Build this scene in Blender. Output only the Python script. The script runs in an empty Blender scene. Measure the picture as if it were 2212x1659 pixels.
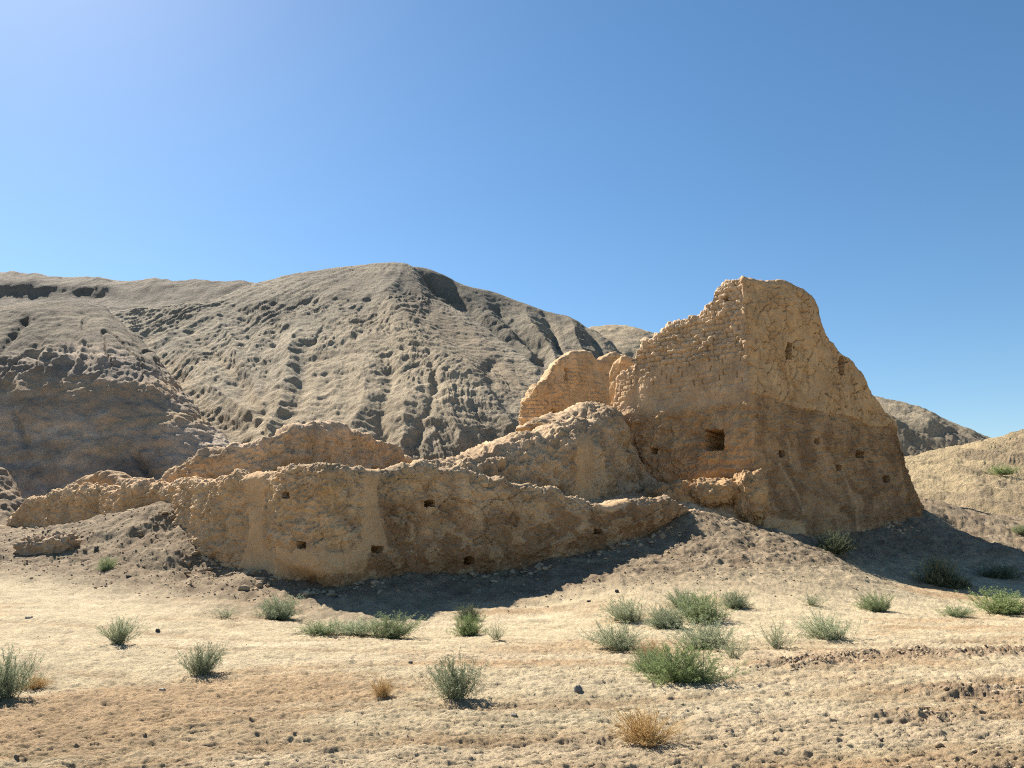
import bpy, math, random
import numpy as np

# ------------------------------------------------------------------ camera, sky, sun, exposure
scene = bpy.context.scene
R = math.radians
EYE = 1.6
PITCH = R(10.6)
FPX = 1658.0                      # focal length in photo units (photo 2211 x 1659)
cam_d = bpy.data.cameras.new('camera')
cam = bpy.data.objects.new('camera', cam_d)
scene.collection.objects.link(cam)
cam.location = (0, 0, EYE)
cam.rotation_euler = (R(90) + PITCH, 0, 0)
cam_d.sensor_width = 36
cam_d.lens = 36 * FPX / 2211.0
cam_d.clip_start = 0.1
cam_d.clip_end = 10000
scene.camera = cam

SUN_AZ = R(-41)                   # left of the viewing direction, in front of the camera
SUN_EL = R(43.5)
w = bpy.data.worlds.new('World')
scene.world = w
w.use_nodes = True
nt = w.node_tree
nt.nodes.clear()
wo = nt.nodes.new('ShaderNodeOutputWorld')
bg = nt.nodes.new('ShaderNodeBackground')
sky = nt.nodes.new('ShaderNodeTexSky')
sky.sky_type = 'NISHITA'
sky.sun_disc = False
sky.sun_elevation = SUN_EL
sky.sun_rotation = SUN_AZ
sky.altitude = 0
sky.air_density = 1.0
sky.dust_density = 0.24
sky.ozone_density = 3.0
bg.inputs['Strength'].default_value = 0.058
hs = nt.nodes.new('ShaderNodeHueSaturation')
hs.inputs['Saturation'].default_value = 1.16
hs.inputs['Hue'].default_value = 0.495
nt.links.new(sky.outputs[0], hs.inputs['Color'])
nt.links.new(hs.outputs[0], bg.inputs['Color'])
nt.links.new(bg.outputs[0], wo.inputs[0])

sun_d = bpy.data.lights.new('sun', 'SUN')
sun_d.energy = 5.0
sun_d.angle = R(0.5)
sun_d.color = (1.0, 0.935, 0.83)
sun = bpy.data.objects.new('sun', sun_d)
scene.collection.objects.link(sun)
sun.rotation_euler = (R(90) - SUN_EL, 0, math.pi - SUN_AZ)
sun.location = (-40, 40, 60)

vs = scene.view_settings
vs.view_transform = 'Standard'
vs.look = 'None'
vs.exposure = 1.3
vs.gamma = 1.0
vs.use_curve_mapping = False
scene.cycles.use_denoising = False
scene.cycles.filter_width = 1.1

# ------------------------------------------------------------------ numeric helpers
rng = np.random.default_rng(7)
random.seed(7)
CP, SP = math.cos(PITCH), math.sin(PITCH)


def P(px, py, d):
    """point of the place seen at (px, py) of the survey photo, d metres in front of the eye"""
    cx = (np.asarray(px, float) - 1105.5) / FPX
    cy = (829.5 - np.asarray(py, float)) / FPX
    k = d / (CP - cy * SP)
    return np.stack([cx * k, np.asarray(d, float) + 0 * k, EYE + (SP + cy * CP) * k], -1)


def proj(X):
    x, y, z = X[..., 0], X[..., 1], X[..., 2] - EYE
    f = y * CP + z * SP
    u = -y * SP + z * CP
    f = np.maximum(f, 0.05)
    return 1105.5 + FPX * x / f, 829.5 - FPX * u / f


_perm = rng.permutation(256).astype(np.int32)
_perm = np.concatenate([_perm, _perm, _perm])
_g = rng.normal(size=(256, 3)).astype(np.float32)
_g /= np.linalg.norm(_g, axis=1)[:, None]


def perlin(x, y, z):
    x, y, z = np.broadcast_arrays(np.asarray(x, np.float32), np.asarray(y, np.float32), np.asarray(z, np.float32))
    xf, yf, zf = np.floor(x), np.floor(y), np.floor(z)
    xi, yi, zi = xf.astype(np.int32) & 255, yf.astype(np.int32) & 255, zf.astype(np.int32) & 255
    x, y, z = x - xf, y - yf, z - zf
    u = x * x * x * (x * (x * 6 - 15) + 10)
    v = y * y * y * (y * (y * 6 - 15) + 10)
    t = z * z * z * (z * (z * 6 - 15) + 10)
    out = None
    for i in (0, 1):
        a = _perm[xi + i]
        wx = u if i else 1 - u
        for j in (0, 1):
            b = _perm[a + ((yi + j) & 255)]
            wy = wx * (v if j else 1 - v)
            for k in (0, 1):
                g = _g[_perm[b + ((zi + k) & 255)]]
                c = (g[..., 0] * (x - i) + g[..., 1] * (y - j) + g[..., 2] * (z - k)) * wy * (t if k else 1 - t)
                out = c if out is None else out + c
    return out * 1.5


def fbm(X, f, octv=4, gain=0.5, off=0.0, st=(1, 1, 1)):
    a, s = 1.0, 0.0
    for o in range(octv):
        s = s + a * perlin(X[..., 0] * f * st[0] + off + o * 17.3, X[..., 1] * f * st[1] + off * 1.7 + o * 5.1, X[..., 2] * f * st[2] - off)
        a *= gain
        f *= 2.03
    return s


def billow(X, f, octv=4, gain=0.5, off=0.0, st=(1, 1, 1)):
    a, s = 1.0, 0.0
    for o in range(octv):
        s = s + a * (np.abs(perlin(X[..., 0] * f * st[0] + off + o * 11.7, X[..., 1] * f * st[1] + off + o * 3.3, X[..., 2] * f * st[2] - off)) * 2 - 0.5)
        a *= gain
        f *= 2.07
    return s


def ridged(X, f, octv=4, gain=0.5, off=0.0, st=(1, 1, 1)):
    return -billow(X, f, octv, gain, off, st)


def worley(x, y, z, seed=0):
    """distance to the nearest and second nearest feature point, plus a random id of the nearest"""
    x, y, z = [np.asarray(q, np.float32) for q in (x, y, z)]
    xi, yi, zi = np.floor(x).astype(np.int32), np.floor(y).astype(np.int32), np.floor(z).astype(np.int32)
    f1 = np.full(x.shape, 9, np.float32)
    f2 = np.full(x.shape, 9, np.float32)
    idn = np.zeros(x.shape, np.float32)
    for i in (-1, 0, 1):
        for j in (-1, 0, 1):
            for k in (-1, 0, 1):
                a, b, c = xi + i, yi + j, zi + k
                h = _perm[_perm[_perm[(a + seed) & 255] + (b & 255)] + (c & 255)]
                px = a + _perm[h + 1] / 256.0
                py = b + _perm[h + 57] / 256.0
                pz = c + _perm[h + 113] / 256.0
                d = np.sqrt((px - x) ** 2 + (py - y) ** 2 + (pz - z) ** 2)
                near = d < f1
                f2 = np.where(near, f1, np.minimum(f2, d))
                idn = np.where(near, h / 256.0, idn)
                f1 = np.where(near, d, f1)
    return f1, f2, idn


def sstep(a, b, x):
    t = np.clip((x - a) / (b - a), 0, 1)
    return t * t * (3 - 2 * t)


def blur(a, sig, axis=0):
    if sig < 0.3:
        return a
    n = int(sig * 3) + 1
    k = np.exp(-0.5 * (np.arange(-n, n + 1) / sig) ** 2)
    k /= k.sum()
    pad = [(0, 0)] * a.ndim
    pad[axis] = (n, n)
    # odd reflection keeps the end slopes
    b = np.pad(a, pad, mode='reflect', reflect_type='odd') if a.shape[axis] > n + 1 else np.pad(a, pad, mode='edge')
    return np.apply_along_axis(lambda q: np.convolve(q, k, 'valid'), axis, b)


def mixc(a, b, t):
    return np.asarray(a) * (1 - t[..., None]) + np.asarray(b) * t[..., None]


def grid_normals(X):
    du = np.gradient(X, axis=0)
    dv = np.gradient(X, axis=1)
    n = np.cross(du, dv)
    return n / (np.linalg.norm(n, axis=-1, keepdims=True) + 1e-9)


# ------------------------------------------------------------------ object helpers
def link(o, parent=None):
    scene.collection.objects.link(o)
    if parent is not None:
        o.parent = parent
    return o


def tag(o, label=None, cat=None, group=None, kind=None):
    if label:
        o['label'] = label
    if cat:
        o['category'] = cat
    if group:
        o['group'] = group
    if kind:
        o['kind'] = kind
    return o


def thing(name, label, cat, loc=(0, 0, 0), group=None):
    o = bpy.data.objects.new(name, None)
    o.empty_display_size = 0.2
    o.location = loc
    link(o)
    return tag(o, label, cat, group)


def mesh_np(name, V, Q, col=None, mat=None, smooth=True, parent=None, origin=None):
    """V (n,3), Q (m,k) faces of k corners"""
    V = np.asarray(V, np.float64)
    if origin is not None:
        V = V - np.asarray(origin)
    Q = np.asarray(Q, np.int32)
    me = bpy.data.meshes.new(name)
    me.vertices.add(len(V))
    me.vertices.foreach_set('co', V.astype(np.float32).ravel())
    m, k = Q.shape
    me.loops.add(m * k)
    me.loops.foreach_set('vertex_index', Q.ravel())
    me.polygons.add(m)
    me.polygons.foreach_set('loop_start', np.arange(0, m * k, k, dtype=np.int32))
    if smooth:
        me.polygons.foreach_set('use_smooth', np.ones(m, bool))
    me.update(calc_edges=True)
    if col is not None:
        at = me.attributes.new('Col', 'FLOAT_COLOR', 'POINT')
        c = np.ones((len(V), 4), np.float32)
        c[:, :3] = np.clip(col, 0, 1)
        at.data.foreach_set('color', c.ravel())
    if mat:
        me.materials.append(mat)
    o = bpy.data.objects.new(name, me)
    if origin is not None and parent is None:
        o.location = origin
    link(o, parent)
    return o


def grid_quads(nu, nv, flip=False):
    i = np.arange(nu * nv).reshape(nu, nv)
    q = np.stack([i[:-1, :-1], i[1:, :-1], i[1:, 1:], i[:-1, 1:]], -1).reshape(-1, 4)
    return q[:, ::-1] if flip else q


def submesh(name, V, Q, keep, col, mat, parent=None, origin=None):
    q = Q[keep]
    if len(q) == 0:
        return None
    u, inv = np.unique(q.ravel(), return_inverse=True)
    return mesh_np(name, V[u], inv.reshape(q.shape), col[u] if col is not None else None, mat, True, parent, origin)


# ------------------------------------------------------------------ materials
def earth_material(name, tex, bump, scale, rough=0.95, grain=0.25, tint=(1, 1, 1)):
    m = bpy.data.materials.new(name)
    m.use_nodes = True
    n, l = m.node_tree.nodes, m.node_tree.links
    bs = n['Principled BSDF']
    bs.inputs['Roughness'].default_value = rough
    bs.inputs['Specular IOR Level'].default_value = 0.12
    at = n.new('ShaderNodeAttribute')
    at.attribute_name = 'Col'
    tc = n.new('ShaderNodeTexCoord')
    n1 = n.new('ShaderNodeTexNoise')
    n1.inputs['Scale'].default_value = scale
    n1.inputs['Detail'].default_value = 8
    n1.inputs['Roughness'].default_value = 0.78
    l.new(tc.outputs['Object'], n1.inputs['Vector'])
    n2 = n.new('ShaderNodeTexNoise')
    n2.inputs['Scale'].default_value = scale * 0.21
    n2.inputs['Detail'].default_value = 6
    l.new(tc.outputs['Object'], n2.inputs['Vector'])
    # albedo = vertex colour x speckle
    ad = n.new('ShaderNodeMath')
    ad.operation = 'ADD'
    l.new(n1.outputs[0], ad.inputs[0])
    l.new(n2.outputs[0], ad.inputs[1])
    mr = n.new('ShaderNodeMapRange')
    mr.inputs['From Min'].default_value = 0.65
    mr.inputs['From Max'].default_value = 1.35
    mr.inputs['To Min'].default_value = 1 - grain
    mr.inputs['To Max'].default_value = 1 + grain
    l.new(ad.outputs[0], mr.inputs['Value'])
    mx = n.new('ShaderNodeVectorMath')
    mx.operation = 'SCALE'
    l.new(at.outputs['Color'], mx.inputs[0])
    l.new(mr.outputs[0], mx.inputs['Scale'])
    tn = n.new('ShaderNodeVectorMath')
    tn.operation = 'MULTIPLY'
    tn.inputs[1].default_value = tint
    l.new(mx.outputs[0], tn.inputs[0])
    l.new(tn.outputs[0], bs.inputs['Base Color'])
    vo = n.new('ShaderNodeTexVoronoi')
    vo.inputs['Scale'].default_value = scale * 1.4
    l.new(tc.outputs['Object'], vo.inputs['Vector'])
    ma = n.new('ShaderNodeMath')
    ma.operation = 'MULTIPLY_ADD'
    ma.inputs[1].default_value = tex
    l.new(vo.outputs['Distance'], ma.inputs[0])
    l.new(n1.outputs[0], ma.inputs[2])
    bp = n.new('ShaderNodeBump')
    bp.inputs['Strength'].default_value = 1.0
    bp.inputs['Distance'].default_value = bump
    l.new(ma.outputs[0], bp.inputs['Height'])
    l.new(bp.outputs[0], bs.inputs['Normal'])
    return m


M_SAND = earth_material('sandy_soil', 0.1, 0.05, 14, grain=0.34, tint=(0.87, 0.85, 0.83))
M_HILL = earth_material('clay_hill', 0.12, 0.5, 0.9, grain=0.30, tint=(0.85, 0.80, 0.71))
M_WALL = earth_material('rammed_earth', 0.1, 0.065, 5, grain=0.36, tint=(1.19, 1.09, 0.96))
M_PLASTER = earth_material('mud_plaster', 0.1, 0.045, 6, grain=0.22, tint=(1.22, 1.09, 0.93))
M_CLOD = earth_material('soil_clod', 0.3, 0.02, 14, grain=0.2)


def plain_material(name, col, var=0.3, scale=30, rough=0.7, trans=0.0):
    m = bpy.data.materials.new(name)
    m.use_nodes = True
    n, l = m.node_tree.nodes, m.node_tree.links
    bs = n['Principled BSDF']
    bs.inputs['Roughness'].default_value = rough
    bs.inputs['Specular IOR Level'].default_value = 0.2
    tc = n.new('ShaderNodeTexCoord')
    nz = n.new('ShaderNodeTexNoise')
    nz.inputs['Scale'].default_value = scale
    l.new(tc.outputs['Object'], nz.inputs['Vector'])
    oi = n.new('ShaderNodeObjectInfo')
    ad = n.new('ShaderNodeMath')
    ad.operation = 'MULTIPLY_ADD'
    ad.inputs[1].default_value = 0.35
    l.new(oi.outputs['Random'], ad.inputs[0])
    l.new(nz.outputs[0], ad.inputs[2])
    rp = n.new('ShaderNodeValToRGB')
    rp.color_ramp.elements[0].position = 0.3
    rp.color_ramp.elements[1].position = 0.95
    rp.color_ramp.elements[0].color = tuple(c * (1 - var) for c in col) + (1,)
    rp.color_ramp.elements[1].color = tuple(min(1, c * (1 + var)) for c in col) + (1,)
    l.new(ad.outputs[0], rp.inputs[0])
    l.new(rp.outputs[0], bs.inputs['Base Color'])
    if trans:
        tr = n.new('ShaderNodeBsdfTranslucent')
        l.new(rp.outputs[0], tr.inputs['Color'])
        ms = n.new('ShaderNodeMixShader')
        ms.inputs[0].default_value = trans
        l.new(bs.outputs[0], ms.inputs[1])
        l.new(tr.outputs[0], ms.inputs[2])
        l.new(ms.outputs[0], n['Material Output'].inputs['Surface'])
    return m


# ------------------------------------------------------------------ lofted terrain
def loft(curves, px0, px1, nu, nv, su=6, sv=6):
    """surface through guide lines, each a list of (px, py, d) or (px, z, d, 'z')"""
    px = np.linspace(px0, px1, nu)
    K = []
    for c in curves:
        a = np.array([q[:3] for q in c], float)
        py = np.interp(px, a[:, 0], a[:, 1])
        dd = np.interp(px, a[:, 0], a[:, 2])
        K.append(np.stack([blur(py, su), blur(dd, su)], -1))
    W = np.stack([P(px, k[:, 0], k[:, 1]) for k in K], 1)          # (nu, K, 3)
    seg = np.linalg.norm(np.diff(W, axis=1), axis=-1).mean(0)
    cum = np.concatenate([[0], np.cumsum(seg)])
    t = np.linspace(0, cum[-1], nv)
    X = np.empty((nu, nv, 3))
    idx = np.clip(np.searchsorted(cum, t, 'right') - 1, 0, len(cum) - 2)
    f = (t - cum[idx]) / (cum[idx + 1] - cum[idx])
    X = W[:, idx] * (1 - f)[None, :, None] + W[:, idx + 1] * f[None, :, None]
    X = blur(X, sv, axis=1)
    return X


def back_curves(c, steps):
    """carry a ridge line down its far side"""
    out = []
    for dd, dz in steps:
        q = []
        for p in c:
            wp = P(*p[:3])
            x, y = wp[0] * (p[2] + dd) / p[2], p[2] + dd
            z = wp[2] + dz
            pp = proj(np.array([x, y, max(z, -3)]))
            q.append((p[0], float(pp[1]), y))
        out.append(q)
    return out


def terrain(name, X, disp, colf, mat, flip=False):
    N = grid_normals(X)
    if N[..., 2].mean() < 0:
        N = -N
    X = X + N * disp(X, N)[..., None]
    N2 = grid_normals(X)
    if N2[..., 2].mean() < 0:
        N2 = -N2
    col = colf(X, N2)
    nu, nv = X.shape[:2]
    o = mesh_np(name, X.reshape(-1, 3), grid_quads(nu, nv), col.reshape(-1, 3), mat)
    tag(o, kind='structure')
    return o


# palette (linear albedo)
SAND = (0.50, 0.415, 0.27)
SAND_BROWN = (0.415, 0.295, 0.172)
RUBBLE = (0.205, 0.152, 0.10)
GREY = (0.36, 0.315, 0.245)
GREYD = (0.24, 0.215, 0.18)
EARTH = (0.40, 0.29, 0.185)
EARTH_L = (0.49, 0.375, 0.25)
BROWN = (0.30, 0.20, 0.12)
OCHRE = (0.44, 0.32, 0.18)
REDDISH = (0.36, 0.24, 0.155)

# ------------------------------------------------------------------ hills
ridge = [(100, 690, 95), (200, 676, 95), (290, 663, 95), (370, 657, 95), (450, 648, 96), (490, 634, 100), (530, 609, 103), (640, 582, 106),
         (750, 566, 108), (850, 557, 109), (890, 558, 109), (908, 580, 107), (930, 630, 101), (970, 655, 97), (1009, 673, 92), (1061, 712, 86),
         (1120, 757, 79), (1168, 798, 73), (1190, 830, 70), (1210, 870, 68), (1240, 935, 66), (1300, 1010, 66), (1500, 1080, 66)]
hill_curves = [
    [(100, 1150, 48), (600, 1140, 48), (900, 1140, 50), (1130, 1120, 52), (1500, 1140, 58)],
    [(100, 1010, 55), (600, 985, 55), (900, 1005, 54), (1130, 960, 57), (1200, 1000, 58), (1500, 1100, 60)],
    [(100, 930, 62), (350, 910, 63), (500, 920, 61), (620, 900, 60), (760, 905, 59), (900, 910, 58), (1000, 910, 58), (1100, 900, 60), (1150, 895, 62), (1240, 960, 63), (1500, 1095, 63)],
    [(100, 850, 72), (350, 830, 73), (500, 815, 71), (620, 800, 69), (700, 805, 69), (850, 790, 67), (950, 800, 66), (1050, 820, 67), (1120, 835, 68), (1170, 850, 68), (1240, 950, 65), (1500, 1090, 64)],
    [(100, 755, 84), (350, 745, 84), (500, 725, 83), (620, 700, 81), (720, 690, 81), (850, 690, 79), (950, 720, 78), (1050, 760, 76), (1120, 795, 74), (1170, 828, 70), (1240, 945, 65.5), (1500, 1085, 65)],
    [(100, 700, 93), (300, 676, 93), (450, 664, 93), (560, 640, 93), (700, 622, 93), (850, 612, 93), (930, 655, 92), (1000, 690, 87), (1060, 727, 82), (1120, 770, 76.5), (1170, 808, 71.5), (1240, 938, 66), (1500, 1082, 65.5)],
    ridge] + back_curves(ridge, [(6, -0.8), (16, -8), (45, -30)])
X = loft(hill_curves, 100, 1500, 900, 520, 9, 9)
PK = P(880, 560, 109)


def seg_dist(px, py, pts):
    """distance to a polyline and the signed side"""
    d = np.full(px.shape, 1e9)
    for (x0, y0), (x1, y1) in zip(pts[:-1], pts[1:]):
        t = np.clip(((px - x0) * (x1 - x0) + (py - y0) * (y1 - y0)) / ((x1 - x0) ** 2 + (y1 - y0) ** 2), 0, 1)
        d = np.minimum(d, np.hypot(px - x0 - t * (x1 - x0), py - y0 - t * (y1 - y0)))
    return d


def features(px, py, feats, wig):
    """surveyed spurs (+) and chutes (-) of a slope, in metres of relief"""
    h = 0
    for pts, wd, amp in feats:
        sd = seg_dist(px + wig, py + wig * 0.6, pts) / wd
        if amp > 0:
            h = h + amp * np.maximum(0, 1 - sd) ** 1.3
        else:
            h = h + amp * np.exp(-sd * sd * 1.5)
    return h


HILL_FEATS = [
    ([(843, 640), (890, 705), (957, 778), (1016, 815), (1078, 868), (1122, 925)], 46, 2.6),
    ([(1068, 800), (1085, 840), (1105, 885), (1126, 930)], 20, -2.4),
    ([(1075, 800), (1098, 850), (1112, 868)], 18, 1.2),
    ([(698, 640), (696, 680), (702, 750)], 5, -1.0),
    ([(720, 660), (770, 720), (806, 771), (790, 860), (770, 930)], 42, 1.9),
    ([(940, 778), (946, 830), (943, 890), (920, 960)], 14, -1.3),
    ([(834, 790), (842, 850), (826, 900), (835, 960)], 22, -1.9),
    ([(692, 770), (665, 830), (628, 905), (612, 960)], 24, -1.7),
    ([(640, 700), (650, 760), (610, 850), (585, 930)], 30, 1.5),
    ([(312, 725), (350, 780), (400, 838), (460, 895), (522, 952)], 24, -1.8),
    ([(426, 725), (470, 775), (520, 830), (560, 885)], 20, -1.3),
    ([(365, 700), (400, 750), (440, 800)], 22, 1.2),
    ([(480, 690), (500, 760), (540, 810), (575, 900)], 20, 1.4),
    ([(568, 790), (571, 830), (566, 890), (575, 940)], 10, -1.0),
    ([(455, 840), (495, 858), (545, 895)], 17, 1.7),
    ([(485, 902), (548, 912)], 16, -1.6),
    ([(880, 860), (890, 920), (880, 980)], 26, 1.2),
    ([(980, 850), (1000, 900), (1010, 960)], 30, 1.2),
    ([(745, 800), (735, 880), (720, 950)], 22, 1.0),
    ([(600, 660), (585, 700), (590, 745)], 16, -1.1),
    ([(540, 665), (530, 700), (520, 740)], 14, -1.0),
    ([(640, 655), (640, 700)], 14, -0.9)]


def hill_disp(X, N):
    wx = fbm(X, 0.035, 3, off=3)
    dx, dy = X[..., 0] - PK[0], PK[1] + 8 - X[..., 1]
    th = np.arctan2(dx, dy) + wx * 0.08
    rad = np.hypot(dx, dy)
    px_, py_ = proj(X)
    wig = fbm(X, 0.12, 4, 0.6, off=41) * 20 + fbm(X, 0.05, 2, off=47) * 30
    ft = features(px_, py_, HILL_FEATS, wig) * (0.7 + 0.6 * fbm(X, 0.09, 3, off=48))
    # the scarp under the saddle and the smooth brow
    brow = np.interp(px_, [100, 277, 340, 415, 492, 560, 658, 760, 840], [690, 672, 668, 664, 650, 652, 640, 634, 640])
    sc = sstep(-6, 24, py_ + wig * 0.8 - brow - 4) * sstep(95, 30, py_ - brow) * sstep(880, 760, px_)
    ft = ft - sc * 1.0
    rough = sstep(-2, 25, py_ + wig - brow) * sstep(1.0, 0.3, sstep(860, 960, px_) * sstep(900, 740, py_ + (px_ - 950) * -0.6))
    rough = 0.28 + 0.72 * rough
    S = np.stack([th * 5.5, rad * 0.02, 0 * th + 3.1], -1)
    big = ridged(S, 1.0, 2, off=1.3) * 0.55 * sstep(8, 30, rad)
    S2 = np.stack([th * 26 + wx, rad * 0.06 + wx, 0 * th + 1.7], -1)
    rill = ridged(S2, 1.0, 4, 0.6, off=7) * 0.30 * sstep(6, 30, rad)
    fine = ridged(np.stack([th * 55 + wx * 4, rad * 0.11 + wx, 0 * th + 4.7], -1), 1.0, 4, 0.65, off=57) * 0.11 * sstep(-0.3, 0.3, fbm(X, 0.08, 3, off=58))
    f0 = fbm(X, 0.16, 5, 0.54, off=2, st=(1, 0.8, 1.3)) * 0.62
    chunk = ridged(X + wx[..., None] * 2, 0.33, 4, 0.6, off=9, st=(1.0, 0.7, 1.5)) * 0.34
    f1_ = fbm(X, 1.0, 3, 0.6, off=6) * 0.17
    steps = perlin(X[..., 2] * 0.8 + wx * 2, X[..., 0] * 0.05, 3.3) * 0.14 + perlin(X[..., 2] * 2.2 + wx * 3, X[..., 0] * 0.12, 7.3) * 0.08
    return big * 0.6 + ft * 0.33 + (rill * 0.22 * sstep(700, 800, px_ + wig * 4) + f0 * 0.34 + chunk * 0.09 + ridged(X + wx[..., None] * 2, 0.5, 4, 0.62, off=59, st=(1, 0.8, 1.6)) * 0.09 * sstep(0.0, 0.4, fbm(X, 0.07, 3, off=60))) * rough + fine * (0.4 + 0.6 * rough) + f1_ * (0.45 + 0.3 * rough) + steps * 0.6


def hill_col(X, N):
    n = fbm(X, 0.06, 4, off=5)
    px_, py_ = proj(X)
    c = mixc((0.39, 0.345, 0.275), (0.32, 0.285, 0.23), sstep(-0.2, 0.6, n + 0.25 * fbm(X, 0.6, 3, off=8)))
    c = mixc(c, (0.44, 0.37, 0.275), sstep(0.05, 0.6, fbm(X, 0.05, 4, off=14)) * 0.6)
    dx, dy = X[..., 0] - PK[0], PK[1] + 8 - X[..., 1]
    th = np.arctan2(dx, dy) + n * 0.06
    c = c * (1 + 0.16 * ridged(np.stack([th * 60, np.hypot(dx, dy) * 0.12, 0 * th], -1), 1.0, 3, 0.6, off=93))[..., None]
    # paler dust in the chutes, browner bare face right of the spur
    for pts, wd in (([(312, 725), (400, 838), (522, 952)], 16), ([(426, 725), (520, 830), (560, 885)], 13), ([(692, 770), (628, 905), (612, 960)], 18), ([(835, 880), (835, 960)], 14)):
        c = mixc(c, (0.46, 0.385, 0.285), sstep(1.3, 0.3, seg_dist(px_ + n * 12, py_, pts) / wd) * 0.6)
    c = mixc(c, (0.34, 0.275, 0.205), sstep(1.2, 0.4, seg_dist(px_, py_, [(900, 660), (1000, 740), (1110, 830)]) / 45) * 0.6)
    c = mixc(c, (0.42, 0.345, 0.25), sstep(18, 4, X[..., 2]) * 0.3)
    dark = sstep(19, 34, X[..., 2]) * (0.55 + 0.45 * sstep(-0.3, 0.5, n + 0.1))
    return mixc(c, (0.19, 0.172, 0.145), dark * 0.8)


terrain('hill', X, hill_disp, hill_col, M_HILL)

# the second shoulder of the hill, behind the ridge
crest2 = [(760, 600, 124), (850, 578, 120), (893, 562, 114), (925, 568, 113), (957, 581, 113), (985, 597, 113), (1013, 608, 112), (1060, 616, 112), (1100, 632, 112), (1150, 651, 111), (1200, 666, 110),
          (1250, 681, 110), (1285, 702, 108), (1310, 724, 106), (1355, 768, 102), (1400, 830, 98), (1460, 930, 96), (1560, 1080, 95)]
sh_curves = [
    [(760, 1130, 72), (1100, 1080, 72), (1300, 1080, 78), (1560, 1130, 80)],
    [(760, 900, 84), (1000, 880, 84), (1100, 880, 82), (1200, 880, 80), (1300, 880, 82), (1400, 960, 84), (1560, 1110, 86)],
    [(760, 760, 102), (1000, 745, 98), (1080, 765, 94), (1150, 790, 91), (1210, 800, 89), (1300, 815, 88), (1360, 850, 89), (1400, 900, 90), (1560, 1095, 90)],
    [(760, 680, 112), (950, 650, 108), (1050, 690, 104), (1130, 715, 101), (1200, 738, 99), (1270, 755, 98), (1320, 780, 97), (1370, 825, 96), (1400, 865, 95), (1560, 1090, 93)],
    crest2] + back_curves(crest2, [(7, -3), (20, -14), (50, -34)])
X = loft(sh_curves, 760, 1560, 560, 330, 5, 6)


def sh_disp(X, N):
    wx = fbm(X, 0.04, 3, off=13)
    q = X[..., 0] * 0.9 + X[..., 1] * 0.25 + wx * 6
    S = np.stack([q * 0.085, X[..., 2] * 0.02, 0 * q + 9], -1)
    front = sstep(0, 12, 113 - X[..., 1])
    px_, py_ = proj(X)
    wig = fbm(X, 0.1, 4, 0.6, off=43) * 9
    ft = features(px_, py_, [([(1000, 640), (1040, 690), (1090, 715), (1140, 770)], 30, 2.0), ([(1060, 640), (1080, 680), (1120, 730), (1170, 770)], 16, -2.0),
                             ([(1130, 660), (1150, 720), (1190, 770), (1200, 800)], 26, 1.9), ([(1175, 670), (1195, 720), (1205, 760)], 12, -1.8),
                             ([(1230, 685), (1240, 730), (1260, 780)], 22, 1.5), ([(1260, 690), (1280, 730), (1300, 775)], 11, -1.5), ([(960, 600), (985, 640), (1030, 690)], 14, -1.6)], wig)
    return ft * front * 0.45 + ridged(S, 1.0, 3, off=4) * 0.4 * front + fbm(X, 0.18, 5, 0.58, off=6) * 0.4 * (0.35 + 0.65 * front) + ridged(X, 0.4, 3, 0.6, off=2) * 0.12 * front


def sh_col(X, N):
    n = fbm(X, 0.07, 4, off=21)
    return mixc((0.24, 0.22, 0.185), (0.35, 0.305, 0.24), sstep(-0.5, 0.5, n + 0.55 - X[..., 2] / 34))


terrain('hill_shoulder', X, sh_disp, sh_col, M_HILL)

# near hill on the left with a banded, shaded cliff
crest3 = [(-700, 660, 70), (-300, 650, 69), (0, 641, 68), (100, 637, 68), (180, 637, 69), (230, 641, 70), (262, 655, 70), (290, 685, 69), (315, 725, 67), (340, 765, 64), (380, 825, 61),
          (425, 880, 58), (470, 928, 56), (520, 975, 53), (560, 1030, 51), (650, 1120, 50)]
lh_curves = [
    [(-700, 1190, 46), (0, 1175, 46), (340, 1160, 46), (650, 1170, 46)],
    [(-700, 1080, 49), (0, 1075, 49), (150, 1065, 48.6), (260, 1050, 48.3), (340, 1040, 48.6), (440, 1050, 49), (560, 1085, 49), (650, 1150, 47)],
    [(-700, 990, 50.3), (0, 985, 50.3), (150, 975, 50), (260, 968, 49.8), (340, 975, 50), (430, 985, 50.4), (510, 1010, 50.5), (650, 1140, 47.6)],
    [(-700, 900, 51.8), (0, 895, 51.8), (150, 885, 51.5), (260, 880, 51.5), (340, 890, 51.7), (400, 915, 52), (470, 955, 52.2), (530, 1000, 51.6), (650, 1135, 48)],
    [(-700, 800, 54), (0, 790, 54), (150, 775, 53.7), (250, 772, 53.7), (320, 800, 54.3), (370, 848, 54.6), (430, 905, 54.3), (480, 945, 54), (540, 1005, 52), (650, 1130, 49)],
    [(-700, 740, 60), (0, 728, 60), (150, 716, 60), (240, 718, 60.5), (300, 752, 60.5), (345, 795, 60.5), (400, 865, 58.5), (460, 925, 56), (530, 990, 52.8), (650, 1125, 49.5)],
    [(-700, 690, 65), (0, 672, 64.5), (150, 664, 65), (235, 672, 66), (285, 708, 66), (325, 755, 64), (375, 825, 61.3), (425, 884, 58.2), (475, 936, 55.8), (540, 1000, 52.5), (650, 1122, 50)],
    crest3] + back_curves(crest3, [(5, -0.8), (14, -6), (40, -20)])
X = loft(lh_curves, -700, 650, 760, 420, 6, 17)


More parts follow.
